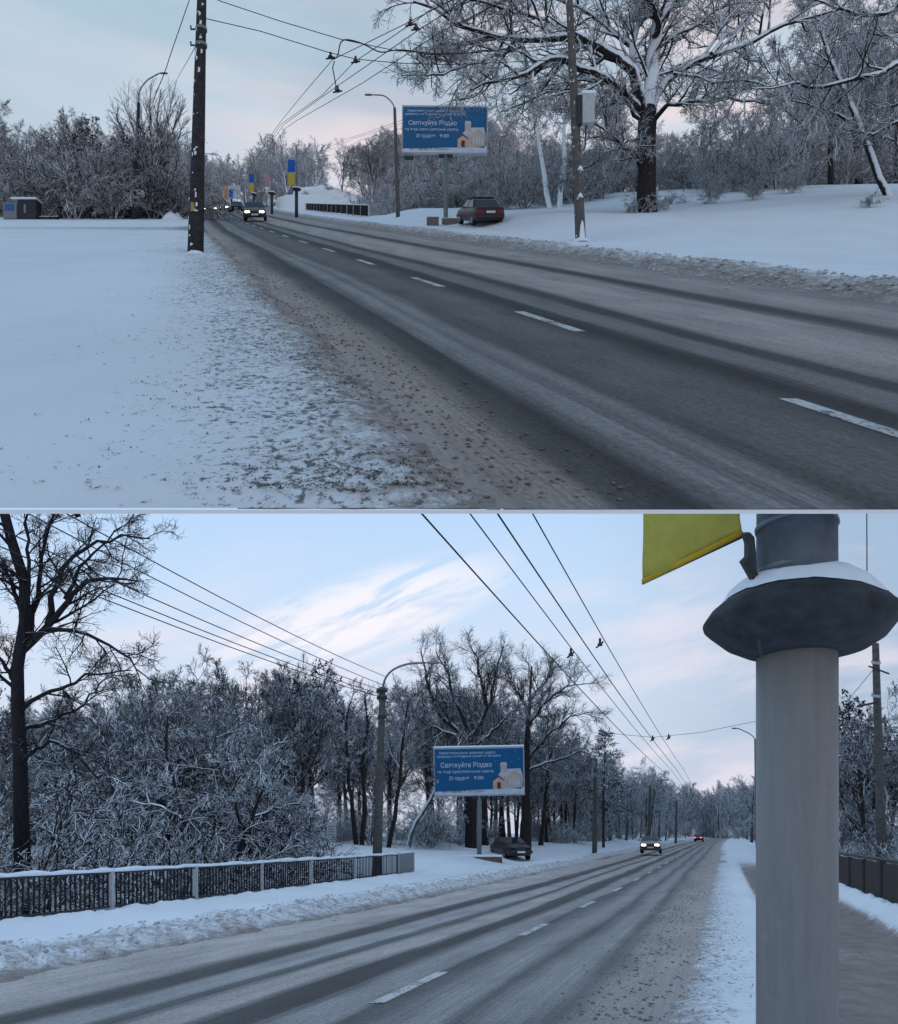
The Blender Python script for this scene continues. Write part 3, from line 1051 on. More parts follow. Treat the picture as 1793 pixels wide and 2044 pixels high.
# ---- upper stretch: woods
W = ['w0', 'w1', 'w2', 'w3']; H = ['h0', 'h1', 'h2', 'h3']; S = ['s0', 's1', 's2']; D = ['d0', 'd1', 'd2']
scatter('A', 14, 1240, 1560, 56, 88, W, 7, 9.5, 'tree in the thinner wood', 'trees right of the great oak', HP, cmin=20, gap=2.4)
scatter('A', 14, 1540, 1830, 44, 80, W, 11, 14.5, 'tree in the right wood', 'trees of the wood behind the great oak', HP, cmin=20, gap=1.8)
scatter('A', 26, 950, 1330, 60, 100, W, 8, 11.5, 'tree in the wood beyond the bank', 'trees between billboard and oak', HP, cmin=18, gap=2.2)
scatter('A', 26, 1320, 1830, 42, 60, S, 2.2, 3.8, 'shrub under the right wood', 'shrubs under the right wood', HP, 'shrub', cmin=26, gap=1.4)
scatter('A', 18, 950, 1300, 48, 62, S, 2.0, 3.6, 'shrub on the snowy bank', 'shrubs behind the parked car', HP, 'shrub', cmin=17, gap=1.4)
moundfree = lambda u, Y: 545 < u < 735 and Y < 122
scatter('A', 36, 430, 1000, 84, 135, W + H[:2], 10.5, 14, 'round-topped tree of the far wood', 'trees of the far wood behind the bridge', HP, cmin=13, gap=2.5, avoid=moundfree)
scatter('A', 34, 650, 960, 60, 85, S, 3.0, 4.6, 'shrub beyond the roadside', 'shrubs behind the street lamp', HP, 'shrub', cmin=15.5, gap=1.5, avoid=moundfree)
scatter('A', 16, 440, 800, 84, 115, S, 3.0, 4.5, 'shrub beyond the bridge railing', 'shrubs beyond the railing', HP, 'shrub', cmin=14, gap=2, avoid=moundfree)
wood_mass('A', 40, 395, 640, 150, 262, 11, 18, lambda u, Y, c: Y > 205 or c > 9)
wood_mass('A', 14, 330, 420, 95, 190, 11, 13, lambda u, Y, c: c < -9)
hutfree = lambda u, Y: u < 118 and Y < 62
scatter('A', 30, -30, 345, 60, 90, H + H + W[:1] + ['l0'], 7.4, 9.8, 'tree in the left thicket', 'trees of the left thicket', HP, gap=1.6, avoid=hutfree)
scatter('A', 40, -10, 350, 55.5, 66, D + D + S, 2.6, 4.6, 'tangled shrub of the left thicket', 'shrubs of the left thicket', HP, 'shrub', gap=1.2, avoid=hutfree)

# ---- lower stretch: woods
scatter('B', 26, -30, 620, 44, 70, W[:2] + H + ['l0'], 9.5, 12.3, 'tree of the dense gully wood', 'trees beyond the long railing', HP, cmax=-15, gap=2.2)
scatter('B', 36, -40, 560, 24, 44, D + D + S, 3.6, 5.6, 'shrub rising out of the gully', 'shrubs behind the long railing', HP, 'shrub', cmax=-16.5, gap=1.2)
scatter('B', 22, -40, 560, 36, 50, H + W[:2] + ['l1'], 7.5, 9.2, 'tree among the gully shrubs', 'trees in the gully', HP, cmax=-16, gap=2)
scatter('B', 34, 540, 1010, 54, 100, W + H[:2], 11, 15, 'slender tree in the open wood', 'trees behind the lower billboard', HP, cmax=-15, gap=2.0)
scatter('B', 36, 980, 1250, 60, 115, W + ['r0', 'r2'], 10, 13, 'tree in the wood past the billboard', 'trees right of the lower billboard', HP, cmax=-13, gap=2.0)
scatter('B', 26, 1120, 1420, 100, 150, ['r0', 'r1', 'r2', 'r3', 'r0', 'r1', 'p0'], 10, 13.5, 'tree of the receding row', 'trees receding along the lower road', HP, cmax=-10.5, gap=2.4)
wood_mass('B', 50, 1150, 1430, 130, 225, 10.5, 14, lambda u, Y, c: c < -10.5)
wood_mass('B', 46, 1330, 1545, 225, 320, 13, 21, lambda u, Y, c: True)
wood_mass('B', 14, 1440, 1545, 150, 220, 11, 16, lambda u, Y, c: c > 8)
scatter('B', 9, 1660, 1850, 34, 48, ['l0', 'l1', 'h0'], 7.5, 9.5, 'snow-spotted tree behind the column', 'trees behind the pale column', HP, gap=1.5, cmin=9, dz=-.3)
scatter('B', 10, 1670, 1850, 30, 42, S, 2.2, 3.6, 'shrub beyond the parapet', 'shrubs beyond the parapet', HP, 'shrub', gap=1.2, cmin=9, dz=-.3)
scatter('B', 20, 560, 1000, 46, 66, S, 1.6, 2.8, 'undergrowth at the wood edge', 'undergrowth at the wood edge', HP, 'shrub', gap=1.5, cmax=-15)
scatter('B', 24, 1060, 1330, 66, 130, S, 2.0, 3.6, 'undergrowth along the roadside row', 'undergrowth along the lower road', HP, 'shrub', gap=1.5, cmax=-13)

# ---- the great oak of the upper stretch, its limbs laid out one by one
OY = 36.0
oak_base = px(1290, 432, OY)
oak_limbs = [  # (radius at start, radius at end, depth drift, [(u, v), ...])
    (.19, .035, -4.5, [(1283, 222), (1254, 200), (1229, 167), (1192, 146), (1150, 129), (1108, 108), (1056, 143), (1006, 160), (973, 162), (940, 179)]),
    (.26, .03, -3.5, [(1288, 226), (1280, 195), (1271, 167), (1258, 133), (1246, 121), (1212, 104), (1183, 83), (1146, 75), (1087, 73), (1056, 80), (990, 70), (916, 47), (856, 17), (825, 2)]),
    (.13, .04, 1.0, [(1258, 133), (1262, 104), (1268, 80), (1273, 42), (1276, 0), (1268, -60), (1255, -120)]),
    (.15, .03, 2.5, [(1274, 150), (1271, 96), (1246, 79), (1221, 67), (1204, 46), (1171, 21), (1146, 6), (1112, 0), (1050, -28), (990, -40)]),
    (.31, .12, .5, [(1296, 222), (1300, 167), (1301, 104), (1312, 54), (1333, 12), (1345, -40), (1350, -120)]),
    (.14, .04, -2.0, [(1306, 75), (1316, 50), (1306, 20), (1290, -10), (1275, -70)]),
    (.19, .03, 2.0, [(1300, 222), (1306, 200), (1321, 171), (1346, 146), (1379, 125), (1421, 108), (1462, 100), (1504, 79), (1546, 54), (1587, 42), (1650, 25), (1712, 10)]),
    (.11, .03, -3.0, [(1302, 245), (1320, 222), (1337, 208), (1400, 200), (1462, 192), (1520, 205)]),
    (.10, .03, -2.5, [(1282, 240), (1254, 204), (1225, 204), (1200, 212), (1160, 205), (1120, 225)]),
    (.09, .025, -3.0, [(1282, 335), (1276, 318), (1262, 300), (1233, 283), (1204, 254), (1187, 246)]),
    (.06, .02, 2.0, [(1280, 272), (1250, 286), (1229, 296), (1171, 333), (1120, 350)]),
    (.10, .03, 4.5, [(1308, 100), (1345, 70), (1390, 50), (1430, 20), (1470, -10), (1520, -50)]),
    (.10, .03, 5.0, [(1420, 108), (1440, 80), (1470, 60), (1500, 20), (1540, -20)]),
    (.12, .03, 5.5, [(1296, 200), (1255, 175), (1210, 185), (1150, 170), (1080, 190), (1020, 215)]),
    (.09, .03, -5.5, [(1060, 78), (1020, 100), (975, 118), (930, 128), (885, 146), (850, 150)]),
    (.08, .03, -5.0, [(990, 70), (950, 82), (910, 92), (870, 110), (838, 108)]),
    (.08, .03, -4.0, [(1146, 75), (1090, 40), (1040, 20), (985, 14), (930, -6), (880, -20)]),
    (.08, .025, -4.0, [(1346, 146), (1390, 150), (1430, 165), (1480, 158), (1530, 172)]),
]
oak = thing('oak_tree', 'great spreading oak with thick snow-topped limbs on the right bank of the upper road', 'tree', tuple(oak_base))
rng = np.random.RandomState(5)


def interp_poly(pts, n):
    pts = np.asarray(pts, float)
    s = np.concatenate([[0], np.cumsum(np.linalg.norm(np.diff(pts, axis=0), axis=1))])
    q = np.linspace(0, s[-1], n)
    return np.stack([np.interp(q, s, pts[:, k]) for k in range(3)], -1)


def wiggle(P, a, rng):
    Q = P.copy()
    Q[1:-1] += a * rng.randn(*Q[1:-1].shape)
    return Q


TL = Limbs(); CL = Limbs()
tp = interp_poly([px(1291, 440, OY), px(1290, 400, OY), px(1292, 330, OY), px(1291, 270, OY), px(1294, 215, OY)], 9) - np.array(oak_base)
TL.add(tp[None], np.array([[.60, .52, .48, .46, .45, .45, .46, .47, .40]]), 14)
LP = []; LR = []
for r0, r1, dy, pts in oak_limbs:
    n = len(pts)
    P3 = [px(u, v, OY + dy * i / (n - 1)) - oak_base for i, (u, v) in enumerate(pts)]
    Pp = wiggle(interp_poly(P3, 14), .05, rng)
    LP.append(Pp); LR.append(r0 * 1.22 + (r1 * 1.9 - r0 * 1.22) * np.linspace(0, 1, 14))
LP = np.stack(LP); LR = np.stack(LR)
CL.add(LP, LR, 9)
crown_levels(CL, LP, LR, [
    dict(m=15, t0=.10, ang=.8, len=.32, rad=.6, npts=8, wander=.15, trop=(0, 0, .12), sides=6, rmin=.025, rmax=.09, lmin=1.4, lmax=4.2),
    dict(m=7, t0=.12, ang=.75, len=.48, rad=.6, npts=6, wander=.17, sides=4, rmin=.017, lmin=.6),
    dict(m=6, t0=.1, ang=.75, len=.5, rad=.65, npts=4, wander=.18, sides=3, rmin=.011, lmin=.35),
    dict(m=2, t0=.2, ang=.7, len=.55, rad=.8, npts=3, wander=.2, sides=3, rmin=.009, lmin=.22)], rng)
link('trunk', TL.mesh('oak trunk'), oak, M['trunk', 'A'])
link('crown', CL.mesh('oak crown'), oak, M['oak', 'A'])


def drawn_tree(name, label, cat, world_pts, mat, levels, seed, trunk_n=10, sides=9, trunk_mat=None):
    """a tree whose trunk and limbs follow given polylines; first is the trunk: (r0, r1, [points])"""
    rng = np.random.RandomState(seed)
    base = Vector(world_pts[0][2][0])
    t = thing(name, label, cat, tuple(base))
    TL = Limbs(); CL = Limbs()
    b = np.array(base)
    r0, r1, pts = world_pts[0]
    P = wiggle(interp_poly(pts, trunk_n), .03, rng) - b
    Rr = r0 + (r1 - r0) * np.linspace(0, 1, trunk_n)
    TL.add(P[None], Rr[None], sides)
    LP = [interp_poly(P[int(trunk_n * .35):] + b, 12) - b]; LR = [np.linspace(Rr[int(trunk_n * .35)] * .6, r1, 12)]
    for r0, r1, pts in world_pts[1:]:
        Pp = wiggle(interp_poly(pts, 12), .05, rng) - b
        LP.append(Pp); LR.append(np.linspace(r0, r1, 12))
    LPa = np.stack(LP); LRa = np.stack(LR)
    if len(LP) > 1: CL.add(LPa[1:], LRa[1:], 7)
    crown_levels(CL, LPa, LRa, levels, rng)
    link('trunk', TL.mesh(name + ' trunk'), t, trunk_mat or mat)
    link('crown', CL.mesh(name + ' crown'), t, mat)
    return t


LV = lambda s=1.0, tw=.012, up=.15: [
    dict(m=9, t0=.2, ang=.75, len=.36, rad=.5, npts=7, wander=.14, trop=(0, 0, up), sides=5, rmin=.02, rmax=.07, lmin=1.0 * s, lmax=3.6 * s),
    dict(m=6, t0=.12, ang=.75, len=.48, rad=.6, npts=5, wander=.16, sides=4, rmin=tw * 1.3, lmin=.5 * s),
    dict(m=6, t0=.1, ang=.75, len=.5, rad=.7, npts=3, wander=.18, sides=3, rmin=tw, lmin=.3 * s),
    dict(m=2, t0=.2, ang=.7, len=.6, rad=.8, npts=3, wander=.18, sides=3, rmin=tw * .85, lmin=.22 * s)]

LVB = [
    dict(m=14, t0=.15, ang=.7, len=.34, rad=.5, npts=7, wander=.14, trop=(0, 0, .25), sides=5, rmin=.018, rmax=.06, lmin=1.5, lmax=4.0),
    dict(m=7, t0=.12, ang=.6, len=.5, rad=.6, npts=5, wander=.14, trop=(0, 0, .18), sides=4, rmin=.012, lmin=.7),
    dict(m=6, t0=.1, ang=.6, len=.5, rad=.7, npts=3, wander=.16, sides=3, rmin=.008, lmin=.4),
    dict(m=2, t0=.2, ang=.6, len=.6, rad=.8, npts=3, wander=.18, sides=3, rmin=.006, lmin=.3)]

# leaning tree and the dark crown at the right edge of the upper stretch
Y = 33.0
drawn_tree('leaning_tree', 'slanting tree with snow along its upper side at the right edge of the upper bank', 'tree', [
    (.19, .09, [px(1790, 432, Y), px(1770, 385, Y), px(1746, 325, Y), px(1712, 250, Y), px(1687, 179, Y), px(1660, 120, Y), px(1640, 60, Y)]),
    (.10, .03, [px(1712, 250, Y), px(1690, 235, Y - 1), px(1640, 215, Y - 2), px(1580, 200, Y - 3)]),
    (.08, .03, [px(1687, 179, Y), px(1720, 140, Y + 1), px(1750, 90, Y + 2), px(1770, 30, Y + 2)])], M['tree', 'A'], LV(.8), 21, trunk_mat=M['oak', 'A'])
Y = 30.0
drawn_tree('overhanging_tree', 'tree past the right edge whose long snow-topped bough reaches in above the bank', 'tree', [
    (.30, .14, [px(1860, 425, Y), px(1862, 300, Y), px(1850, 160, Y), px(1845, 40, Y), px(1840, -100, Y)]),
    (.15, .03, [px(1852, 110, Y), px(1788, 125, Y), px(1750, 150, Y), px(1712, 156, Y), px(1650, 171, Y), px(1587, 167, Y - .5), px(1546, 179, Y - 1), px(1500, 176, Y - 1)]),
    (.14, .03, [px(1846, 30, Y), px(1788, 14, Y), px(1765, 30, Y), px(1720, 30, Y), px(1660, 10, Y), px(1600, -10, Y)]),
    (.12, .03, [px(1856, 230, Y), px(1790, 245, Y + 1), px(1740, 268, Y + 1), px(1690, 260, Y + 2)]),
    (.12, .03, [px(1850, 150, Y), px(1800, 90, Y + 2), px(1750, 60, Y + 3), px(1690, 70, Y + 4), px(1640, 100, Y + 5)]),
    (.10, .03, [px(1850, 200, Y), px(1800, 200, Y + 2), px(1760, 215, Y + 3), px(1720, 200, Y + 4)])], M['oak', 'A'], LV(.9), 22)
# pair of snow-plastered trunks between the car and the pole
Y = 47.0
for (a, lab) in (([(1098, 418), (1088, 370), (1083, 320), (1072, 260), (1062, 190), (1050, 120)], 'snow-plastered slim trunk leaning left, left one of a pair behind the parked red car'),
                 ([(1117, 418), (1121, 370), (1128, 320), (1126, 260), (1134, 190), (1140, 110)], 'snow-plastered slim trunk leaning right, right one of a pair beside the tall pole')):
    drawn_tree('tree', lab, 'tree', [(.19, .05, [px(u, v, Y) for u, v in a])], M['tree', 'A'], LV(.8), 30 + len(lab), trunk_mat=M['white_trunk', 'A'])
# fan-shaped tree in the left thicket
Y = 57.0
fan = [(.22, .10, [px(300, 442, Y), px(300, 400, Y), px(302, 350, Y)])]
for (u, v) in ((232, 232), (252, 200), (275, 195), (300, 188), (318, 200), (345, 190), (362, 215), (368, 250), (240, 270)):
    fan.append((.09, .03, [px(301, 372, Y), px(301 + (u - 301) * .45, 372 + (v - 372) * .42, Y + rnd.uniform(-1, 1)), px(u, v, Y + rnd.uniform(-2, 2))]))
drawn_tree('fan_shaped_tree', 'tall fan-shaped bare tree with upright twigs rising above the left thicket', 'tree', fan, M['half', 'A'],
           [dict(m=22, t0=.25, ang=.22, len=.34, rad=.6, npts=4, wander=.05, trop=(0, 0, .1), sides=4, rmin=.016, lmin=1.0),
            dict(m=7, t0=.1, ang=.35, len=.45, rad=.7, npts=3, wander=.08, sides=3, rmin=.013, lmin=.4)], 33)

# ---- drawn trees of the lower stretch
Y = 27.0
drawn_tree('tall_tree', 'tall dark bare tree towering at the left edge above the long railing', 'tree', [
    (.30, .16, [px(46, 1765, Y), px(42, 1600, Y), px(38, 1450, Y), px(36, 1330, Y), px(46, 1270, Y), px(52, 1200, Y), px(40, 1120, Y), px(20, 1060, Y), px(0, 990, Y)]),
    (.17, .03, [px(44, 1300, Y), px(75, 1270, Y), px(100, 1240, Y), px(140, 1190, Y), px(180, 1160, Y - 1), px(230, 1155, Y - 1.5), px(275, 1160, Y - 2)]),
    (.13, .03, [px(95, 1245, Y), px(110, 1180, Y), px(135, 1120, Y + .5), px(180, 1085, Y + 1), px(240, 1070, Y + 1), px(300, 1075, Y + 1)]),
    (.12, .03, [px(60, 1280, Y), px(70, 1200, Y + .5), px(84, 1120, Y + 1), px(100, 1040, Y + 1), px(120, 980, Y + 1)]),
    (.10, .02, [px(90, 1258, Y), px(130, 1250, Y - .5), px(180, 1275, Y - 1), px(240, 1300, Y - 1), px(292, 1350, Y - 1.5)]),
    (.09, .02, [px(130, 1195, Y), px(160, 1130, Y + 1), px(200, 1090, Y + 1.5), px(260, 1040, Y + 2)]),
    (.10, .02, [px(40, 1420, Y), px(90, 1385, Y), px(150, 1360, Y - 1), px(210, 1340, Y - 1.5), px(262, 1338, Y - 2)]),
    (.10, .02, [px(40, 1460, Y), px(100, 1440, Y + 1), px(160, 1410, Y + 1.5), px(215, 1350, Y + 2)]),
    (.10, .02, [px(46, 1230, Y), px(20, 1160, Y), px(-10, 1110, Y), px(-60, 1080, Y)]),
    (.10, .02, [px(40, 1370, Y), px(0, 1310, Y), px(-40, 1280, Y)]),
    (.10, .02, [px(42, 1520, Y), px(100, 1480, Y - 1), px(150, 1500, Y - 1), px(200, 1560, Y - 1)]),
    (.10, .03, [px(48, 1240, Y), px(60, 1150, Y), px(50, 1060, Y), px(60, 980, Y)])], M['bare', 'B'], LV(.9, .0075), 41)
Y = 30.0
for k, (pts, lab) in enumerate((
    ([[(395, 1790), (388, 1700), (372, 1640), (345, 1570), (330, 1500), (335, 1430)], [(385, 1690), (430, 1640), (470, 1560), (520, 1500)], [(372, 1640), (320, 1610), (260, 1600), (200, 1640)]],
     'dark-stemmed tree bending left out of the gully behind the railing'),
    ([[(470, 1790), (480, 1690), (505, 1630), (530, 1560), (575, 1490)], [(488, 1670), (470, 1600), (440, 1540), (430, 1470)], [(505, 1630), (560, 1610), (620, 1600)]],
     'dark-stemmed tree bending right behind the middle of the railing'))):
    wp = []
    for i, p in enumerate(pts):
        wp.append(((.13, .04) if i == 0 else (.07, .02)) + ([px(u, v, Y + (0 if i == 0 else 1.5 * j * (-1) ** i)) for j, (u, v) in enumerate(p)],))
    drawn_tree('tree', lab, 'tree', wp, M['tree', 'B'], LV(.7, .012, -.1), 50 + k)
# two trunks beside the lamp
Y = 44.0
for k, (pts, lab, mt) in enumerate((
    ([(712, 1692), (705, 1620), (694, 1540), (690, 1460), (700, 1400)], 'dark thin-trunked tree left of the lower street lamp', 'trunk'),
    ([(722, 1692), (730, 1600), (722, 1520), (735, 1440), (728, 1380)], 'crooked thin-trunked tree immediately left of the lower street lamp', 'trunk'),
    ([(775, 1695), (790, 1620), (800, 1540), (805, 1470), (815, 1400)], 'dark thin-trunked tree immediately right of the lower street lamp', 'trunk'),
    ([(815, 1692), (830, 1640), (862, 1590), (885, 1540), (920, 1480)], 'slanting snow-plastered trunk left of the lower billboard', 'white_trunk'))):
    drawn_tree('tree', lab, 'tree', [(.16, .05, [px(u, v, Y) for u, v in pts])], M['tree', 'B'], LV(.8, .012), 60 + k, trunk_mat=M[mt, 'B'])
# oak behind the lower billboard
Y = 52.0
drawn_tree('oak_tree', 'broad bare oak with a thick dark trunk directly behind the lower billboard', 'tree', [
    (.46, .34, [px(940, 1694, Y), px(940, 1620, Y), px(938, 1540, Y), px(938, 1490, Y)]),
    (.22, .04, [px(938, 1490, Y), px(915, 1460, Y), px(880, 1430, Y), px(860, 1390, Y), px(850, 1340, Y), px(840, 1300, Y)]),
    (.20, .04, [px(938, 1485, Y), px(930, 1440, Y), px(905, 1400, Y), px(895, 1350, Y), px(870, 1300, Y)]),
    (.22, .04, [px(940, 1485, Y), px(960, 1440, Y), px(980, 1400, Y), px(990, 1350, Y), px(1005, 1290, Y)]),
    (.16, .04, [px(975, 1410, Y), px(960, 1360, Y), px(950, 1310, Y), px(940, 1290, Y)]),
    (.16, .03, [px(945, 1490, Y), px(985, 1460, Y), px(1020, 1420, Y), px(1050, 1400, Y)]),
    (.13, .03, [px(925, 1470, Y), px(880, 1460, Y), px(830, 1430, Y), px(790, 1400, Y)]),
    (.12, .03, [px(938, 1530, Y), px(890, 1520, Y), px(840, 1480, Y), px(790, 1465, Y)])], M['tree', 'B'], LVB, 71, trunk_mat=M['trunk', 'B'])
Y = 54.0
drawn_tree('tree', 'thick dark-trunked tree just right of the lower billboard behind the parked car', 'tree', [
    (.44, .05, [px(1050, 1692, Y), px(1050, 1600, Y), px(1053, 1500, Y), px(1056, 1420, Y), px(1062, 1330, Y)]),
    (.15, .03, [px(1053, 1520, Y), px(1090, 1470, Y), px(1140, 1430, Y), px(1185, 1420, Y)]),
    (.15, .03, [px(1055, 1450, Y), px(1090, 1400, Y), px(1130, 1370, Y), px(1170, 1365, Y)]),
    (.13, .03, [px(1053, 1540, Y), px(1100, 1520, Y), px(1160, 1500, Y), px(1200, 1510, Y)]),
    (.13, .03, [px(1057, 1400, Y), px(1090, 1360, Y), px(1110, 1330, Y)]),
    (.13, .03, [px(1057, 1420, Y), px(1030, 1380, Y), px(1020, 1340, Y)])], M['tree', 'B'], LVB, 72, trunk_mat=M['trunk', 'B'])
plant('p1', 'B', (1205 - CX) / F * 78, 78, 13.2 / 14, 'flat-topped dark pine standing above the trees right of the lower billboard', 'tree', None, .4)
plant('l0', 'B', (610 - CX) / F * 52, 52, 1.23, 'tall dark clumpy tree rising above the wood left of the lower street lamp', 'tree', None, 1.4, dz=-.5)

# small growth on the upper bank
for (u, v, Y, sc, key, lab) in ((1276, 434, 35.5, .42, 's1', 'small snowy bush at the foot of the great oak'), (1300, 428, 36.6, .35, 's0', 'low snowy twigs behind the foot of the great oak'),
                                (1425, 416, 38, .36, 's2', 'sapling sticking out of the snow right of the oak'), (1505, 418, 37, .32, 's2', 'slim sapling in the middle of the upper snow bank'),
                                (1580, 412, 39, .34, 's2', 'sapling below the slanting tree'), (1345, 412, 40, .30, 's1', 'tuft of snowy twigs just right of the oak trunk'),
                                (1735, 445, 30, .25, 's1', 'sparse weed stalks in the snow near the right edge')):
    X = (u - CX) / F * Y
    plant(key, 'A', X, Y, sc, lab, 'shrub', dz=-.03, rz=u * .1)

# ------------------------------------------------------------------ poles, lamps, wires
def pole(name, label, cat, base, top, r0, r1, mat, n=14):
    t = thing(name, label, cat, tuple(base))
    m = MB()
    b = Vector(base)
    pts = [Vector((0, 0, -.25))] + [(Vector(top) - b) * (i / 6) for i in range(1, 7)]
    m.tube(pts, [r0 + (r1 - r0) * i / 6 for i in range(7)], n)
    m.build('shaft', mat, t, True)
    return t


def rime(name, parent, base, top, r0, r1, n, seed, mat, face=(-.2, -1)):
    """lumps of wind-blown snow stuck to a pole's side"""
    rr = random.Random(seed)
    m = MB()
    d = Vector(top) - Vector(base)
    for i in range(n):
        f = rr.random()
        p = d * f
        r = r0 + (r1 - r0) * f
        a = math.atan2(face[1], face[0]) + rr.uniform(-.8, .8)
        q = p + Vector((math.cos(a), math.sin(a), 0)) * (r + .004)
        h = rr.uniform(.03, .16) * rr.uniform(.5, 1); wd = rr.uniform(.012, .04)
        s = Vector((-math.sin(a), math.cos(a), 0))
        out = Vector((math.cos(a), math.sin(a), 0)) * .018
        vs = [q - s * wd, q + s * wd * .8 + Vector((0, 0, .02)), q + s * wd + Vector((0, 0, h)), q - s * wd * .6 + Vector((0, 0, h * 1.2)), q + out + Vector((0, 0, h * .5))]
        m.add(vs, [(0, 1, 4), (1, 2, 4), (2, 3, 4), (3, 0, 4)])
    o = m.build(name, mat, parent)
    o['kind'] = 'stuff'
    return o


# upper stretch, big tram-wire pole on the left
b = px(390, 512, 20.0); tp = px(404.5, -70, 20.0)
b.z -= .05
t = pole('trolley_pole', 'thick dark concrete pole dotted with snow standing in the left snow verge', 'pole', b, tp, .225, .115, M['dark_pole'], 16)
rime('snow_patch', t, b, tp, .225, .115, 46, 5, M['snow'])
for v in (58, 90):
    m = MB()
    zc = (CY - v) / F * 20 - b.z
    xc = (px(402, v, 20) - b).x
    m.tube([(xc, 0, zc - .04), (xc, 0, zc + .04)], [.16, .16], 16)
    m.build('clamp_band', M['grey_metal'], t)
    m = MB()
    m.tube([(xc - .14, 0, zc), (xc - .30, 0, zc), (xc - .30, 0, zc + .1)], .025, 6)
    m.build('hook', M['dark_metal'], t)
m = MB(); m.box(-.05, .05, -.235, -.222, 1.25, 1.5)
m.build('notice', plain('worn yellow notice', (.35, .25, .07), .8, .3, 20), t)
m = MB(); m.lathe([(.0, .22), (.2, .14), (.32, .05), (.42, -.1)], 14, Matrix.Translation((.05, -.05, 0)))
m.build('snow_collar', M['snow'], t, True)

# upper stretch, pole with a cabinet on the right
PY = 26.0
b = px(1160, 484, PY); tp = px(1134, -60, PY)
t = pole('utility_pole', 'tall grey-brown concrete pole carrying a pale cabinet on the right roadside bank', 'pole', b, tp, .20, .12, M['concrete'], 4 * 3)
for u0, u1, v0, v1, nm, mt in ((1151, 1160, 197, 255, 'mount', 'dark_metal'), (1160, 1184, 196, 254, 'cabinet', 'pale_metal')):
    p0 = px(u0, v1, PY) - b; p1 = px(u1, v0, PY) - b
    m = MB(); m.box(p0.x, p1.x, -.34 if nm == 'cabinet' else -.26, -.06, p0.z, p1.z)
    m.build(nm, M[mt], t, False, .012)
p0 = px(1158, 199, PY) - b; p1 = px(1187, 190, PY) - b
m = MB(); m.box(p0.x, p1.x, -.36, -.02, p0.z + .01, p1.z)
m.build('snow_cap', M['snow'], t, False, .03)
m = MB(); p0 = px(1168, 254, PY) - b; p1 = px(1166, 300, PY) - b
m.tube([p0 + Vector((0, -.2, 0)), p1 + Vector((0, -.2, 0)), p1 + Vector((-.1, -.15, -.1))], .03, 6)
m.build('conduit', M['dark_metal'], t)
for v in (343, 397):
    p = px(1156, v, PY) - b
    m = MB(); m.lathe([(.0, .17), (.06, .10), (.10, .02), (.115, -.02), (.0, -.03)], 10, Matrix.Translation((p.x + .02, -.17, p.z)))
    m.build('snow_knob', M['snow'], t, True)
rime('snow_patch', t, b, tp, .20, .12, 26, 8, M['snow'], (-.5, -1))
p = px(1160, 484, PY) - b
m = MB(); m.prism([(-.10, 0), (.12, 0), (.06, .6), (.0, .75), (-.06, .55)], -.232, -.19)
m.build('snow_plaster', M['snow'], t)
m = MB(); m.lathe([(.0, .2), (.2, .13), (.34, .03), (.45, -.1)], 14)
m.build('snow_collar', M['snow'], t, True)


def street_lamp(label, base, pole_top, bend, tip, r0, r1, mat, head=True):
    t = thing('street_lamp', label, 'street lamp', tuple(base))
    b = Vector(base)
    m = MB()
    d = Vector(pole_top) - b
    m.tube([Vector((0, 0, -.3))] + [d * (i / 5) for i in range(1, 6)], [r0 + (r1 - r0) * i / 5 for i in range(6)], 12)
    m.build('shaft', mat, t, True)
    m = MB()
    pts = [d * .96, d] + [Vector(p) - b for p in bend] + [Vector(tip) - b]
    P = interp_poly([tuple(p) for p in pts], 14)
    for _ in range(2):
        P[1:-1] = (P[:-2] + 2 * P[1:-1] + P[2:]) / 4
    m.tube([Vector(p) for p in P], [.05] * 14, 8)
    m.build('arm', M['grey_metal'], t, True)
    if head:
        e = Vector(tip) - b
        s = 1 if (Vector(tip) - Vector(pole_top)).x > 0 else -1
        m = MB(); m.lathe([(.02, .0), (.09, .1), (.12, .35), (.10, .6), (.02, .68)], 10, Matrix.Translation(e) @ Matrix.Rotation(R(90) * s, 4, 'Y') @ Matrix.Scale(.6, 4, (1, 0, 0)))
        m.build('lamp_head', M['grey_metal'], t, True)
    return t


Y = 55.0
t = street_lamp('street lamp with a dark pole standing in front of the left thicket', px(267, 438, Y), px(277, 205, Y), [px(277, 182, Y), px(292, 160, Y)], px(318, 146, Y), .17, .12, M['dark_pole'])
Y = 55.0
t = street_lamp('street lamp whose arm curves left beside the upper billboard', px(795, 440, Y), px(788, 215, Y), [px(784, 205, Y), px(768, 190, Y)], px(745, 189, Y), .17, .11, M['concrete'])
Y = 90.0
t = street_lamp('thin distant lamp half hidden by the thick dark pole', px(374, 432, Y), px(379, 300, Y), [px(380, 290, Y)], px(392, 286, Y), .18, .12, M['grey_metal'])
Y = 33.0
lampB = street_lamp('tall street lamp with its pole behind the end of the lower railing', px(752, 1742, Y), px(764, 1372, Y), [px(768, 1352, Y), px(785, 1335, Y), px(815, 1324, Y)], px(850, 1323, Y), .24, .14, M['concrete'])
m = MB()
for v, w0 in ((1378, .26), (1392, .24), (1430, .2)):
    p = px(763, v, Y) - px(752, 1742, Y)
    m2 = MB(); m2.box(p.x - w0, p.x + w0, -.2, .2, p.z - .06, p.z + .06)
    m2.build('bracket', M['dark_metal'], lampB, False, .02)
Y = 120.0
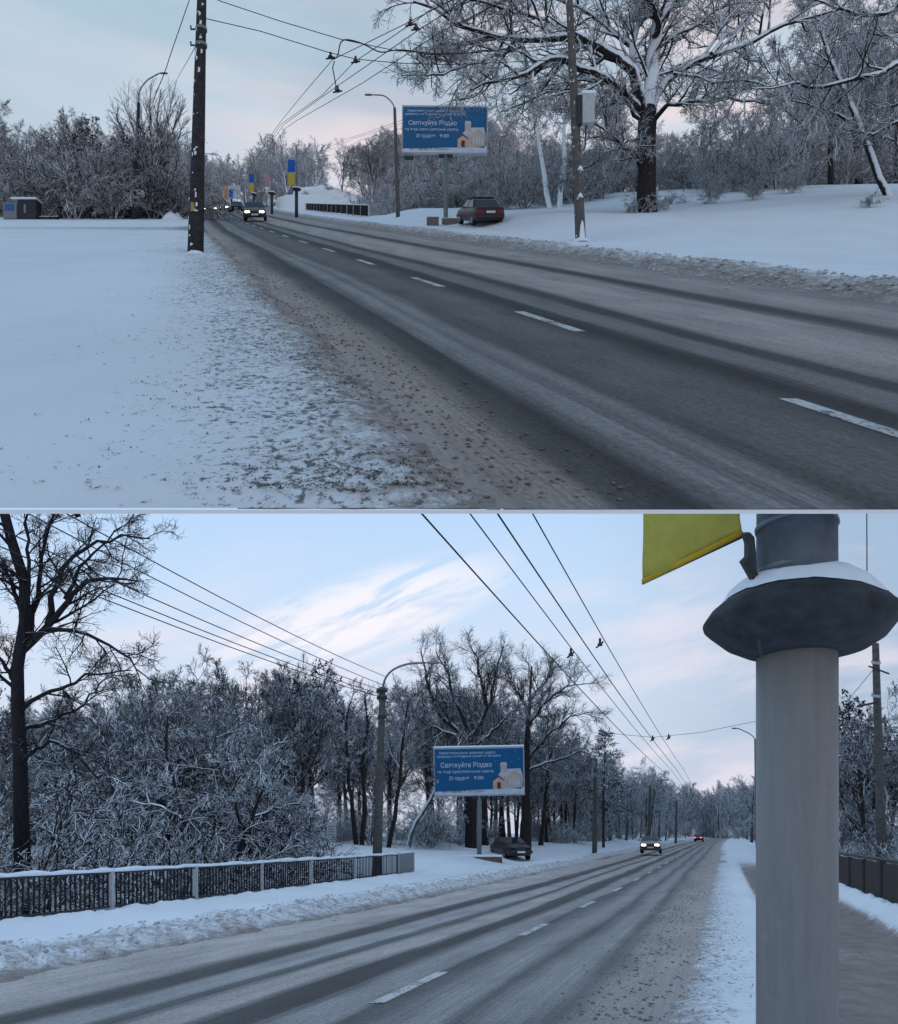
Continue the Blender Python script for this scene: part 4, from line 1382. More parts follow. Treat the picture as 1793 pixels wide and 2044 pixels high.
for (u, v0, v1, ua, va, lab) in ((1503, 1690, 1478, 1470, 1452, 'far street lamp leaning its arm over the road just left of the pale column'),):
    Y = 70.0
    street_lamp(lab, px(1512, 1712, Y), px(1508, 1475, Y), [px(1500, 1466, Y)], px(1474, 1454, Y), .16, .11, M['grey_metal'])
for (u, v0, v1, Y, lab) in ((1187, 1706, 1515, 56.0, 'grey wire pole left of the lower road, nearest one past the parked car'), (1296, 1688, 1568, 86.0, 'wire pole behind the oncoming car on the lower road'),
                            (1349, 1684, 1598, 118.0, 'farthest thin wire pole along the lower road')):
    pole('wire_pole', lab, 'pole', px(u, v0, Y), px(u + 2, v1, Y), .21, .14, M['concrete'], 10)
Y = 32.0
b = px(1762, 1760, Y)
t = pole('utility_pole', 'dark utility pole with crossarms rising at the right behind the pale column', 'pole', b, px(1748, 1284, Y), .22, .14, M['concrete'], 12)
for (ua, va, ub, vb) in ((1712, 1410, 1752, 1402), (1735, 1330, 1775, 1345)):
    m = MB(); m.tube([px(ua, va, Y - .2) - b, px(ub, vb, Y - .2) - b], .045, 6)
    m.build('crossarm', M['dark_metal'], t)
for v in (1322, 1388):
    p = px(1749, v, Y) - b
    m = MB(); m.tube([p + Vector((0, 0, -.06)), p + Vector((0, 0, .06))], .19, 12)
    m.build('clamp_band', M['pale_metal'], t)


def wire(label, pts, r=.011, group=None, name='wire', sag=0.0, n=10):
    pts = [Vector(p) for p in pts]
    if sag and len(pts) == 2:
        a, c = pts
        pts = [a.lerp(c, i / n) - Vector((0, 0, sag * 4 * (i / n) * (1 - i / n))) for i in range(n + 1)]
    b = pts[0]
    m = MB(); m.tube([p - b for p in pts], r, 5)
    o = m.build(name, M['wire'], None, True)
    o.location = b
    return tag(o, label, 'wire', group)


def road_wire(world, c, hgt, y0, y1, label, r=.014, group=None, sag=.25, span=32.0):
    xd, base = (xd_a, base_a) if world == 'A' else (xd_b, base_b)
    pts = []
    for i in range(41):
        Y = y0 + (y1 - y0) * i / 40
        s = ((Y - y0) % span) / span
        pts.append((float(xd(Y)) + c, Y, float(base(Y)) + hgt - sag * 4 * s * (1 - s)))
    return wire(label, pts, r, group)


for lab, pts in (('leftmost of the four', [(960, -30, 17), (810, 47, 19.5), (664, 119, 21.5), (610, 182, 27), (560, 243, 36), (520, 300, 60), (490, 345, 95)]),
                 ('second from the left', [(860, 20, 18), (785, 72, 20), (709, 122, 21.5), (643, 190, 27), (562, 247, 37), (522, 303, 61), (492, 347, 96)]),
                 ('third from the left', [(1010, -50, 14), (835, 60, 17), (670, 174, 24), (566, 249, 38), (528, 305, 62), (496, 349, 97)]),
                 ('rightmost of the four', [(1060, -25, 14.5), (883, 62, 17), (723, 166, 23), (593, 240, 33), (570, 256, 38), (536, 306, 62), (500, 351, 98)])):
    wire('trolley wire over the upper road, ' + lab, [px(*q) for q in pts], .011)
gw = 'power lines behind the oak'
for c, hh in ((9.5, 7.0), (10.3, 7.1), (11.1, 7.0), (10.8, 6.3)):
    road_wire('A', c, hh, 30, 75, 'thin power line running behind the oak above the billboard', .012, gw)
# cross spans from the left pole
A0 = px(412, 37, 20.0)
wire('lower cross wire from the thick dark pole to the hangers over the road', [A0, px(520, 62, 20.6), px(655, 104, 21.3), px(712, 118, 21.8), px(800, 126, 22.5), px(900, 129, 23.5), px(1142, 118, 26)], .012)
wire('upper cross wire running from above the thick dark pole to the oak side', [px(402, -16, 20), px(440, 2, 20.3), px(560, 42, 21), px(680, 78, 21.6), px(790, 101, 22.4), px(900, 108, 23.5), px(1141, 88, 26)], .012)
fc = [(655, 112), (668, 122), (676, 112), (677, 90), (682, 78), (700, 79), (728, 88), (745, 98), (760, 106), (785, 100), (800, 99), (830, 102), (850, 109), (872, 107), (895, 108), (960, 104)]
P = interp_poly([tuple(px(u, v, 21.3 + .01 * (u - 655))) for u, v in fc], 50)
for _ in range(2): P[1:-1] = (P[:-2] + 2 * P[1:-1] + P[2:]) / 4
wire('wavy thick feeder cable looping over the hangers above the upper road', P, .020, None, 'feeder_cable')
P = interp_poly([tuple(px(u, v, 21.5)) for u, v in ((668, 122), (664, 135), (668, 155), (671, 172), (669, 180))], 12)
wire('short jumper cable hanging down between the trolley wires', P, .017, None, 'jumper_cable')
P = interp_poly([tuple(px(u, v, 20)) for u, v in ((378, 0), (360, 52), (340, 110), (330, 142), (312, 185), (305, 205))], 12)
wire('thin wire slanting down from the sky to the left street lamp', P, .012)
wire('faint wire from the thick pole sagging towards the left lamp', [px(392, 90, 20), px(375, 120, 26), px(352, 160, 40), px(318, 205, 55)], .010)
gi = 'insulators hanging over the upper road'
for (u, v) in ((660, 112), (710, 120), (819, 46), (674, 179), (830, 55)):
    t = thing('insulator', {660: 'dark wire hanger at the left end of the wavy cable', 710: 'dark wire hanger between the two cross wires', 819: 'small clamp high on the trolley wire near the oak twigs', 674: 'small clamp at the foot of the hanging jumper', 830: 'small clamp beside the oak twigs, lower one of two'}[u], 'wire hanger', tuple(px(u, v, 21.5)), gi)
    m = MB(); m.lathe([(.0, .13), (.035, .12), (.035, .02), (.075, .0), (.075, -.05), (.0, -.06)], 10)
    m.build('bell', M['dark_metal'], t)
    m = MB(); m.tube([(-.14, 0, -.08), (.14, 0, -.03)], .025, 6)
    m.build('clip', M['dark_metal'], t)

for k, (c, hh, lab) in enumerate(((-.33, 5.7, 'leftmost of four'), (.27, 5.7, 'second from left'), (.58, 5.75, 'third from left'), (1.05, 5.7, 'rightmost of four'))):
    road_wire('B', c, hh, 7.0, 150, 'trolley wire over the lower road, %s' % lab, .010 if k in (1, 3) else .013, None, .12, 36)
for u, v, Y, lab in ((1140, 1305, 17.0, 'left of the upper pair'), (1198, 1285, 17.0, 'right of the upper pair'), (1303, 1475, 28, 'left of the lower pair'), (1335, 1472, 28, 'right of the lower pair')):
    t = thing('insulator', 'trolley wire hanger on the lower road, %s' % lab, 'wire hanger', tuple(px(u, v, Y)))
    m = MB(); m.lathe([(.0, .14), (.03, .13), (.03, .02), (.06, .0), (.06, -.05), (.0, -.06)], 10)
    m.build('bell', M['dark_metal'], t)
    m = MB(); m.tube([(-.1, 0, -.1), (.02, 0, -.02), (.08, 0, .06)], .02, 6)
    m.build('clip', M['dark_metal'], t)
wire('thin cross wire spanning the lower road far ahead of the column', [px(1200, 1462, 40), px(1303, 1472, 40), px(1400, 1462, 40), px(1508, 1440, 40)], .012)
gl = [((215, 1092), (766, 1368), 'second'), ((278, 1090), (768, 1350), 'topmost'), ((240, 1150), (764, 1378), 'third'), ((200, 1160), (762, 1386), 'fourth'), ((170, 1165), (762, 1392), 'lowest')]
for (u0, v0), (u1, v1), lab in gl:
    a = px(u0, v0, 17.0); c = px(u1, v1, 33.0)
    a2 = a + (a - c) * .35
    wire('overhead line from the tree to the lower street lamp, %s of five' % lab, [a2, c], .015, None, 'wire', .25)
wire('guy wire slanting from the right utility pole towards the pale column', [px(1745, 1335, 32), px(1675, 1420, 31)], .012)
wire('vertical cable hanging at the right of the pale column', [px(1730, 740, 8), px(1731, 1140, 8)], .006)

# ------------------------------------------------------------------ railings
def railing(name, label, pts, posts, h, mats, bal, r_bal=.016, snow=True, panel_end=None, zbase=None, post_w=.06):
    """pts: function s in 0..1 -> base point; posts: list of s; bal: spacing in metres"""
    b = Vector(pts(0.0))
    t = thing(name, label, 'railing', tuple(b))
    P = lambda s, z=0.0: Vector(pts(s)) - b + Vector((0, 0, z))
    L = (P(1) - P(0)).length
    n = 16
    d = (P(1) - P(0)).normalized()
    side = Vector((-d.y, d.x, 0)).normalized()

    def beam(nm, z0, z1, hw, mat, wob=0.0):
        m = MB(); vs = []; fs = []
        rr = random.Random(4)
        N = n * (4 if wob else 1)
        for i in range(N + 1):
            p = P(i / N)
            w2 = hw * (1 + wob * rr.uniform(-.6, .6)); zt = z1 + wob * rr.uniform(-.02, .05)
            for a, z in ((-1, z0), (1, z0), (1, zt - wob * .03), (0, zt + wob * .02), (-1, zt - wob * .03)):
                vs.append(p + side * a * w2 + Vector((0, 0, z)))
        k = 5
        for i in range(N):
            for j in range(k):
                fs.append((i * k + j, i * k + (j + 1) % k, (i + 1) * k + (j + 1) % k, (i + 1) * k + j))
        fs += [tuple(range(k - 1, -1, -1)), tuple(N * k + j for j in range(k))]
        m.add(vs, fs)
        return m.build(nm, mat, t, bool(wob))
    beam('top_rail', h - .05, h, .035, mats['rail'])
    beam('bottom_rail', .10, .15, .025, mats['rail'])
    if snow:
        beam('snow_cap', h + .001, h + .055, .05, M['snow'], 1.0)
    for s in posts:
        p = P(s)
        m = MB(); m.box(p.x - post_w, p.x + post_w, p.y - post_w, p.y + post_w, p.z - .2, p.z + h + .03)
        m.build('post', mats['post'], t)
    bm_ = box_mesh(name + ' baluster', -r_bal, r_bal, -.012, .012, .15, h - .05)
    bm_.materials.append(mats['bar'])
    k = int(L / bal)
    for i in range(k):
        s = (i + .5) / k
        if any(abs(s - q) * L < post_w + .02 for q in posts): continue
        o = link('baluster', bm_, t)
        o.location = P(s)
    return t, P


black_bar = plain('black railing bar', (.012, .013, .016), .6, .3, 10)
fxB = lambda Y: float(xd_b(Y)) - 11.85


def fptB(s):
    Y = 12.0 + (33.0 - 12.0) * s
    return (fxB(Y), Y, float(base_b(Y)) - .15)


postY = [13.9, 17.5, 20.3, 23.2, 26.0, 29.1, 32.0]
railB, PB = railing('railing', 'long black barred railing with a snow-capped rail along the left of the lower road', fptB, [(y - 12.0) / 21.0 for y in postY], 1.0,
                    {'rail': M['dark_metal'], 'bar': black_bar, 'post': M['pale_metal']}, .145, .019)
# closed mesh panel at its far end
e0 = Vector(fptB(1.0)) - Vector(fptB(0)); e1 = Vector((fxB(34.6), 34.6, float(base_b(34.6)) - .15)) - Vector(fptB(0))
m = MB()
for i in range(2):
    p = (e0, e1)[i]
d_ = (e1 - e0)
vs = []
for off in (-.02, .02):
    for p in (e0, e1):
        vs += [p + Vector((off, -off, .05)), p + Vector((off, -off, 1.0))]
m.add(vs, [(0, 2, 3, 1), (4, 5, 7, 6), (0, 1, 5, 4), (2, 6, 7, 3), (1, 3, 7, 5), (0, 4, 6, 2)])
m.build('end_panel', plain('grey mesh panel', (.20, .21, .22), .6, .3, 30), railB)
for p in (e0, e1):
    m = MB(); m.box(p.x - .06, p.x + .06, p.y - .06, p.y + .06, p.z - .2, p.z + 1.05)
    m.build('post', M['pale_metal'], railB)
m = MB(); m.tube([e0 + Vector((0, 0, 1.05)), e1 + Vector((0, 0, 1.07))], .05, 6)
m.build('snow_cap', M['snow'], railB, True)


def fptR(s):
    Y = 10.5 + (40.0 - 10.5) * s
    return (float(xd_b(Y)) + 7.25, Y, float(base_b(Y)) + .05)


# parapet on the right: solid dark panels between pale posts
b = Vector(fptR(0))
t = thing('parapet_fence', 'dark solid-panelled fence with pale posts behind the column on the right', 'fence', tuple(b))
N = 14
pan = plain('dark brown sheet panel', (.035, .028, .027), .7, .3, 8)
for i in range(N):
    p0 = Vector(fptR(i / N)) - b; p1 = Vector(fptR((i + 1) / N)) - b
    dd = (p1 - p0)
    a0 = p0 + dd * .03; a1 = p0 + dd * .97
    m = MB()
    vs = []
    for ox in (-.015, .015):
        for p in (a0, a1):
            vs += [p + Vector((ox, 0, .05)), p + Vector((ox, 0, 1.03))]
    m.add(vs, [(0, 2, 3, 1), (4, 5, 7, 6), (0, 1, 5, 4), (2, 6, 7, 3), (1, 3, 7, 5), (0, 4, 6, 2)])
    m.build('panel', pan, t)
    m = MB(); m.box(p0.x - .045, p0.x + .045, p0.y - .045, p0.y + .045, p0.z - .2, p0.z + 1.05)
    m.build('post', plain('dull grey post', (.17, .165, .16), .8, .2, 6) if i == 0 else t.children[1].data.materials[0], t)
m = MB(); m.tube([Vector(fptR(0)) - b + Vector((0, 0, 1.07)), Vector(fptR(1)) - b + Vector((0, 0, 1.07))], .045, 6)
m.build('top_rail', M['dark_metal'], t)


def fptA(s):
    Y = 62.0 + (112.0 - 62.0) * s
    return (float(xd_a(Y)) + 11.7 + .0 * s, Y, float(base_a(Y)) + .12)


railing('railing', 'black bridge railing with a pale end post along the right of the far upper road', fptA, [i / 16 for i in range(17)], 1.05,
        {'rail': M['dark_metal'], 'bar': black_bar, 'post': M['pale_metal']}, .25, .06, True)
# snow-covered hump beyond it
hm = MB()
hb = px(640, 420, 114)
n1_, n2_ = 26, 14
vs = []
for i in range(n2_):
    f = i / (n2_ - 1)
    for j in range(n1_):
        a = 2 * math.pi * j / n1_
        rad = 7.8 * (1 - f) ** .55 * (1 + .12 * math.sin(3 * a + i))
        z = (4.4 * f ** .8 - 1.0 + .8 * float(fbm(i * .9, j * .7))) if i else -6.0
        vs.append((rad * math.cos(a) * (1 if math.cos(a) < 0 else 1.15), rad * .8 * math.sin(a), z))
fs = [(i * n1_ + j, i * n1_ + (j + 1) % n1_, (i + 1) * n1_ + (j + 1) % n1_, (i + 1) * n1_ + j) for i in range(n2_ - 1) for j in range(n1_)]
hm.add(vs, fs)
o = hm.build('hillock', bark_material('snowy hump', (.05, .045, .045), -.75, .5, axis=(0, -.4, .9)), None, True)
o.location = hb
tag(o, kind='structure')

for k, (dx_, dy_, z_, sc, key) in enumerate(((-4.2, -3.6, 1.2, .5, 'd0'), (-1.5, -4.6, 1.0, .45, 's1'), (2.2, -4.4, 1.4, .5, 'd2'), (4.6, -3.2, 1.3, .6, 's0'), (.6, -1.5, 3.2, .35, 'd1'), (-5.6, -1.0, .6, .6, 's2'))):
    o = plant(key, 'A', hb.x + dx_, hb.y + dy_, sc * .6, ('leftmost twiggy', 'low pale', 'dark twiggy', 'rightmost pale', 'topmost dark', 'large pale')[k] + ' bush growing on the snowy mound behind the far railing', 'shrub', 'bushes on the snowy mound', rz=k * 1.1)
    o.location.z = hb.z + z_ - .6
# ------------------------------------------------------------------ billboards
blue1 = plain('poster blue', (.003, .105, .255), .45, .12, .5)
poster_white = plain('poster snow print', (.56, .63, .72), .5, .1, 3)
letter = plain('poster lettering', (.62, .68, .78), .5, .03, 3)
letter_red = plain('poster dark red lettering', (.26, .05, .06), .5, .05, 3)
wallp = plain('printed church wall', (.52, .43, .38), .5, .12, 2)
wall2 = plain('printed church gable', (.60, .40, .32), .5, .1, 2)
roofp = plain('printed church roof', (.50, .54, .60), .5, .1, 2)
doorp = plain('printed church door', (.08, .04, .04), .5, .1, 2)
starp = plain('printed star', (.10, .32, .55), .5, .1, 2)


def text_mesh(txt, size, width=None):
    cu = bpy.data.curves.new('lettering', 'FONT')
    cu.body = txt
    cu.size = size
    cu.align_x = 'LEFT'
    cu.resolution_u = 2
    ob = bpy.data.objects.new('lettering', cu)
    COL.objects.link(ob)
    dg = bpy.context.evaluated_depsgraph_get()
    me = bpy.data.meshes.new_from_object(ob.evaluated_get(dg))
    bpy.data.objects.remove(ob)
    bpy.data.curves.remove(cu)
    if width and len(me.vertices):
        xs = [v.co.x for v in me.vertices]
        k = width / (max(xs) - min(xs))
        for v in me.vertices: v.co.x *= k
    return me


def flat(parent, name, poly, y, mat, W0, H0, base_z):
    """flat print: polygon in poster fractions (0..1, 0..1 from the bottom left)"""
    m = MB()
    m.add([Vector(((a - .5) * W0, y, base_z + c * H0)) for a, c in poly], [tuple(range(len(poly)))])
    return m.build(name, mat, parent)


def billboard(label, base, u0, u1, v0, v1, Y, roll=0.0, pole_u=None):
    W0 = (u1 - u0) / F * Y; H0 = (v1 - v0) / F * Y
    cxp = px((u0 + u1) / 2, v1, Y)
    t = thing('billboard', label, 'billboard', tuple(base))
    b = Vector(base)
    pb = thing('poster_panel', None, None, tuple(cxp - b))
    pb.parent = t
    pb.rotation_euler = (0, -roll, 0)
    m = MB(); m.box(-W0 / 2, W0 / 2, -.10, .10, 0, H0)
    panel = m.build('panel_frame', M['pale_metal'], pb, False, .02)
    e = .012
    flat(pb, 'poster', [(e, e * 2), (1 - e, e * 2), (1 - e, 1 - e * 2), (e, 1 - e * 2)], -.104, blue1, W0, H0, 0)
    hill = [(e, .03)] + [(1 - e, .03)] + [(1 - e, .20)] + [(1 - x, .11 + .045 * math.sin(x * 6 + .3) + .05 * max(0, math.sin((1 - x) * 5)) ) for x in [i / 24 for i in range(1, 24)]] + [(e, .10)]
    flat(pb, 'snow_print', hill, -.108, poster_white, W0, H0, 0)
    flat(pb, 'church_wall', [(.72, .14), (.97, .17), (.985, .36), (.90, .50), (.78, .40), (.72, .40)], -.112, wallp, W0, H0, 0)
    flat(pb, 'church_roof', [(.71, .40), (.785, .40), (.90, .505), (.985, .37), (.955, .56), (.77, .55), (.71, .44)], -.116, roofp, W0, H0, 0)
    flat(pb, 'church_tower', [(.735, .48), (.805, .48), (.805, .66), (.735, .66)], -.120, wallp, W0, H0, 0)
    flat(pb, 'church_tower_snow', [(.73, .63), (.81, .63), (.80, .69), (.74, .69)], -.124, roofp, W0, H0, 0)
    flat(pb, 'church_porch', [(.65, .14), (.77, .14), (.77, .33), (.71, .41), (.65, .33)], -.128, wall2, W0, H0, 0)
    flat(pb, 'church_porch_roof', [(.635, .31), (.71, .43), (.785, .31), (.77, .31), (.71, .385), (.65, .31)], -.132, plain('printed dark roof', (.12, .07, .08), .5, .1, 2) if 'prt' not in M else M['prt'], W0, H0, 0)
    flat(pb, 'church_door', [(.695, .15), (.735, .15), (.735, .28), (.695, .28)], -.136, doorp, W0, H0, 0)
    for k in range(5):
        x = .80 + .033 * k
        flat(pb, 'church_window', [(x, .22), (x + .013, .22), (x + .013, .33), (x, .33)], -.120, plain('printed church window', (.36, .34, .36), .5, .1, 2) if k == 0 else pb.children[-1].data.materials[0], W0, H0, 0)
    for (x, y) in ((.90, .92), (.80, .78), (.86, .70), (.94, .75), (.62, .86), (.68, .72)):
        flat(pb, 'star_print', [(x - .008, y), (x, y - .014), (x + .008, y), (x, y + .014)], -.112, starp, W0, H0, 0)
    for txt, x, y, wd, sz, mt in (('Християнська церква щиро', .06, .875, .62, .050, letter), ('запрошує на Різдвяне служіння та свято', .035, .805, .70, .050, letter),
                                  ('Святкуйте Різдво', .075, .60, .56, .100, letter), ('та інші християнські свята', .035, .485, .62, .060, letter),
                                  ('25 грудня', .165, .345, .22, .075, letter), ('9:00', .44, .345, .105, .075, letter),
                                  ('вул. Північна, м. Запоріжжя', .09, .082, .46, .050, letter_red)):
        me = text_mesh(txt, sz * W0 * .75, wd * W0)
        o = link('lettering', me, pb)
        me.materials.clear(); me.materials.append(mt)
        o.rotation_euler = (R(90), 0, 0)
        o.location = ((x - .5) * W0, -.114, y * H0)
    m = MB(); m.box(-W0 / 2, W0 / 2, -.09, .09, H0 + .002, H0 + .06)
    m.build('snow_cap', M['snow'], pb, False, .02)
    m = MB()
    xp = ((pole_u or (u0 + u1) / 2) - (u0 + u1) / 2) / F * Y
    top = Vector((cxp.x + xp, Y, cxp.z)) - b
    m.tube([(top.x, .0, -1.0), (top.x, .0, top.z + .0)], .15, 14)
    m.build('pillar', M['grey_metal'], t, True)
    m = MB(); m.box(top.x - .45, top.x + .45, -.14, .14, top.z - .16, top.z - .003)
    m.build('bracket', M['dark_metal'], t, False, .02)
    return t


bbA = billboard('blue christmas billboard on a grey pillar beside the upper road', px(890, 428, 46), 802, 973, 213, 309, 46.0, R(-.6), 890)
bbB = billboard('blue christmas billboard on a grey pillar beside the lower road', px(957, 1704, 43), 867, 1048, 1491, 1588, 43.0, R(1.1), 957)
p = px(817, 314, 46)
o = MB(); o.box(-.30, .30, -.25, .1, -.14, .0)
lb = o.build('floodlight_box', M['dark_metal'], bbA, False, .02)
lb.location = p - px(890, 428, 46)

# concrete footing blocks beside the billboards
blk = plain('weathered concrete block', (.17, .15, .14), .9, .3, 5, bump=.4)
brick = plain('brown stained concrete slab', (.13, .085, .07), .9, .35, 4, bump=.4)
SLA = math.atan(SA); SLB = math.atan(SB)


def block(name, label, cat, u0, u1, v0, v1, Y, dep, mat, snow=.06):
    # bedded parallel to the slope it lies on
    c = px((u0 + u1) / 2, v1, Y)
    t = thing(name, label, cat, tuple(c), None, (math.atan(SA if v1 < CY else SB), 0, 0))
    w_ = (u1 - u0) / F * Y; h_ = (v1 - v0) / F * Y
    m = MB(); m.box(-w_ / 2, w_ / 2, 0, dep, -.2, h_)
    m.build('slab', mat, t, False, .02)
    if snow:
        m = MB(); m.box(-w_ / 2 - .02, w_ / 2 + .02, -.02, dep, h_ + .002, h_ + snow)
        m.build('snow_cap', M['snow'], t, False, .025)
    return t


block('concrete_block', 'small grey concrete block in the snow left of the parked red car', 'block', 852, 876, 434, 445, 42, .5, blk)
block('concrete_slab', 'low grey slab in the snow just behind the parked red car', 'slab', 882, 918, 436, 441, 42, .5, blk, .03)
block('concrete_slab', 'long low brown slab lying in the snow under the lower billboard', 'slab', 916, 1003, 1712, 1722, 41, .8, brick, .12)

# ------------------------------------------------------------------ small sign on the lower verge
Y = 35.2
b = px(662, 1716, Y)
t = thing('sign_post', 'small white information sign on a thin post behind the lower railing', 'sign', tuple(b))
p1 = px(662, 1640, Y) - b
m = MB(); m.tube([(0, 0, -.6), (0, 0, p1.z)], .03, 8); m.build('post', M['grey_metal'], t)
m = MB(); m.box(-.24, .24, -.05, -.033, p1.z - 1.05, p1.z); m.build('board', plain('white sign board', (.55, .57, .60), .6, .05, 5), t, False, .008)
m = MB()
for k in range(5): m.box(-.17, .17 - .05 * (k % 2), -.0545, -.0525, p1.z - .25 - .13 * k, p1.z - .22 - .13 * k)
o = m.build('text_lines', M['dark_metal'], t); o['kind'] = 'stuff'

# ------------------------------------------------------------------ pale column with the saucer collar (lower right)
CYD = 4.0
cxm = (1590 - CX) / F * CYD
rad = (1672 - 1510) / 2 / F * CYD * .915
zb = float(base_b(CYD)) - .4
t = thing('column', 'pale grey street column with a dark saucer-shaped snow-topped collar in the right foreground', 'column', (cxm, CYD, zb))
shaft, ts, bs = material('grey column paint')
tcs = ts.add('ShaderNodeTexCoord').outputs['Object']
run = ts.noise(ts.mapping(tcs, (7, 7, .7)), 2.0, 6, 0.7)
spot = ts.noise(tcs, 16.0, 6, 0.75)
pc = ts.ramp(run, [(.3, (.175, .18, .185, 1)), (.7, (.235, .235, .235, 1))])
pc = ts.mix(ts.math('MULTIPLY', ts.smooth(spot, .60, .74), .5), pc, (.09, .085, .08, 1))
pc = ts.mix(ts.math('MULTIPLY', ts.smooth(ts.noise(tcs, 5.0, 5, .7), .60, .72), .35), pc, (.30, .30, .31, 1))
ts.l.new(pc, bs.inputs['Base Color'])
bs.inputs['Roughness'].default_value = .55
bp = ts.add('ShaderNodeBump', inp={'Height': spot, 'Strength': .15, 'Distance': .01})
ts.l.new(bp.outputs[0], bs.inputs['Normal'])
upper = plain('upper column steel', (.085, .10, .12), .65, .35, 5, bump=.4)
cz = (CY - 1240) / F * CYD - zb        # height of the rim
m = MB(); m.tube([(0, 0, 0), (0, 0, (cz) * .5), (0, 0, cz - .10)], rad, 48)
m.build('lower_shaft', shaft, t, True)
ztop = SA * (CYD - rad - EDGE_Y) - zb - .022
m = MB(); m.tube([(0, 0, cz - .05), (0, 0, cz + .2), (0, 0, ztop)], [rad, rad, rad * .985], 48)
m.build('upper_shaft', upper, t, True)
TIL = Matrix.Translation((0.015, 0, cz)) @ Matrix.Rotation(SLB, 4, 'X')
m = MB(); m.lathe([(.10, -.19), (.24, -.188), (.33, -.165), (.42, -.115), (.49, -.045), (.505, -.03), (.508, -.022), (.520, -.012), (.522, .006), (.510, .022), (.47, .07), (.41, .115), (.34, .155), (.27, .185), (.18, .205)], 72, TIL)
col_ = m.build('collar', plain('dark weathered collar', (.030, .036, .043), .75, .45, 9, bump=.5), t, True)
vs = []; fs = []
n = 72
rows = [0, .25, .5, .75, 1.0]
for i, f in enumerate(rows):
    for j in range(n):
        a = 2 * math.pi * j / n
        # snow lies thickest on the right and back, thin at the front left
        amt = .5 + .5 * math.cos(a - R(15))
        edge = .385 + .10 * min(1, amt * 1.3) + .11 * float(fbm(j * .22, 2.3)) + .04 * float(fbm(j * .9, 5))
        if j % n in (0,): pass
        r_ = .19 + (edge - .19) * f
        prof = .185 - .36 * max(0, r_ - .22) if r_ > .22 else .19
        prof = np.interp(r_, [.18, .27, .34, .41, .47, .51], [.205, .185, .155, .115, .07, .022])
        th = (.06 + .05 * amt) * (1 - f ** 4) + .006
        vs.append(TIL @ Vector((r_ * math.cos(a), r_ * math.sin(a), prof + th)))
for i in range(len(rows) - 1):
    for j in range(n):
        fs.append((i * n + j, i * n + (j + 1) % n, (i + 1) * n + (j + 1) % n, (i + 1) * n + j))
m = MB(); m.add(vs, fs)
m.build('snow_cap', M['snow'], t, True)
for v, rr_ in ((1052, rad + .004), (1142, rad + .007)):
    zc = (CY - v) / F * CYD - zb
    m = MB()
    T2 = Matrix.Translation((0, 0, zc)) @ Matrix.Rotation(SLB, 4, 'X')
    m.lathe([(rr_ - .012, -.012), (rr_ + .006, -.010), (rr_ + .006, .010), (rr_ - .012, .012)], 48, T2)
    m.build('strap', M['grey_metal'], t, True)
# bracket that holds the banner
p = [px(u, v, CYD - .06) - Vector((cxm, CYD, zb)) for u, v in ((1484, 1066), (1493, 1062), (1502, 1072), (1505, 1102), (1506, 1135), (1516, 1168), (1505, 1166), (1490, 1140), (1480, 1122), (1490, 1112), (1490, 1085))]
m = MB(); m.prism([(q.x, q.z) for q in p], -.09, -.03)
m.build('bracket', M['dark_metal'], t)
m = MB(); m.lathe([(.0, .0), (.012, -.02), (.008, -.10), (.0, -.12)], 8, TIL @ Matrix.Translation((-.34, -.20, -.145)))
m.build('drip_pin', M['dark_metal'], t)
# yellow banner
q0 = px(1481, 1066, 4.02); q1 = px(1284, 1163, 4.55)
up0 = Vector((0, 0, SA * (4.02 - EDGE_Y) - .10 - q0.z)); up1 = Vector((.012, 0, SA * (4.55 - EDGE_Y) - .20 - q1.z))
t = thing('banner', 'yellow cloth banner hanging from the pale column at the top right of the lower view', 'banner', tuple(q0))
m = MB()
nn = 24
vs = []
for i in range(nn + 1):
    f = i / nn
    bt = q0.lerp(q1, f) - q0
    tpv = (q0 + up0).lerp(q1 + up1, f) - q0
    for k in range(7):
        g_ = k / 6
        q = bt.lerp(tpv, .01 + .99 * g_) + Vector((0, .02 * math.sin(f * 6 + g_ * 4) + .012 * math.sin(f * 15 - g_ * 9), 0))
        vs.append(q)
fs = [(i * 7 + k, (i + 1) * 7 + k, (i + 1) * 7 + k + 1, i * 7 + k + 1) for i in range(nn) for k in range(6)]
m.add(vs, fs)
o = m.build('cloth', M['yellow'], t, True)
md = o.modifiers.new('thickness', 'SOLIDIFY'); md.thickness = .004
m = MB(); m.tube([(0, -.004, .008), tuple(q1 - q0 + Vector((0, -.004, .008)))], .017, 10)
m.build('hem', M['yellow_hem'], t, True)
m = MB(); m.tube([(.03, .012, -.006), tuple(q1 - q0 + Vector((0, .012, -.008)))], .008, 8)
m.build('rod', M['dark_metal'], t, True)

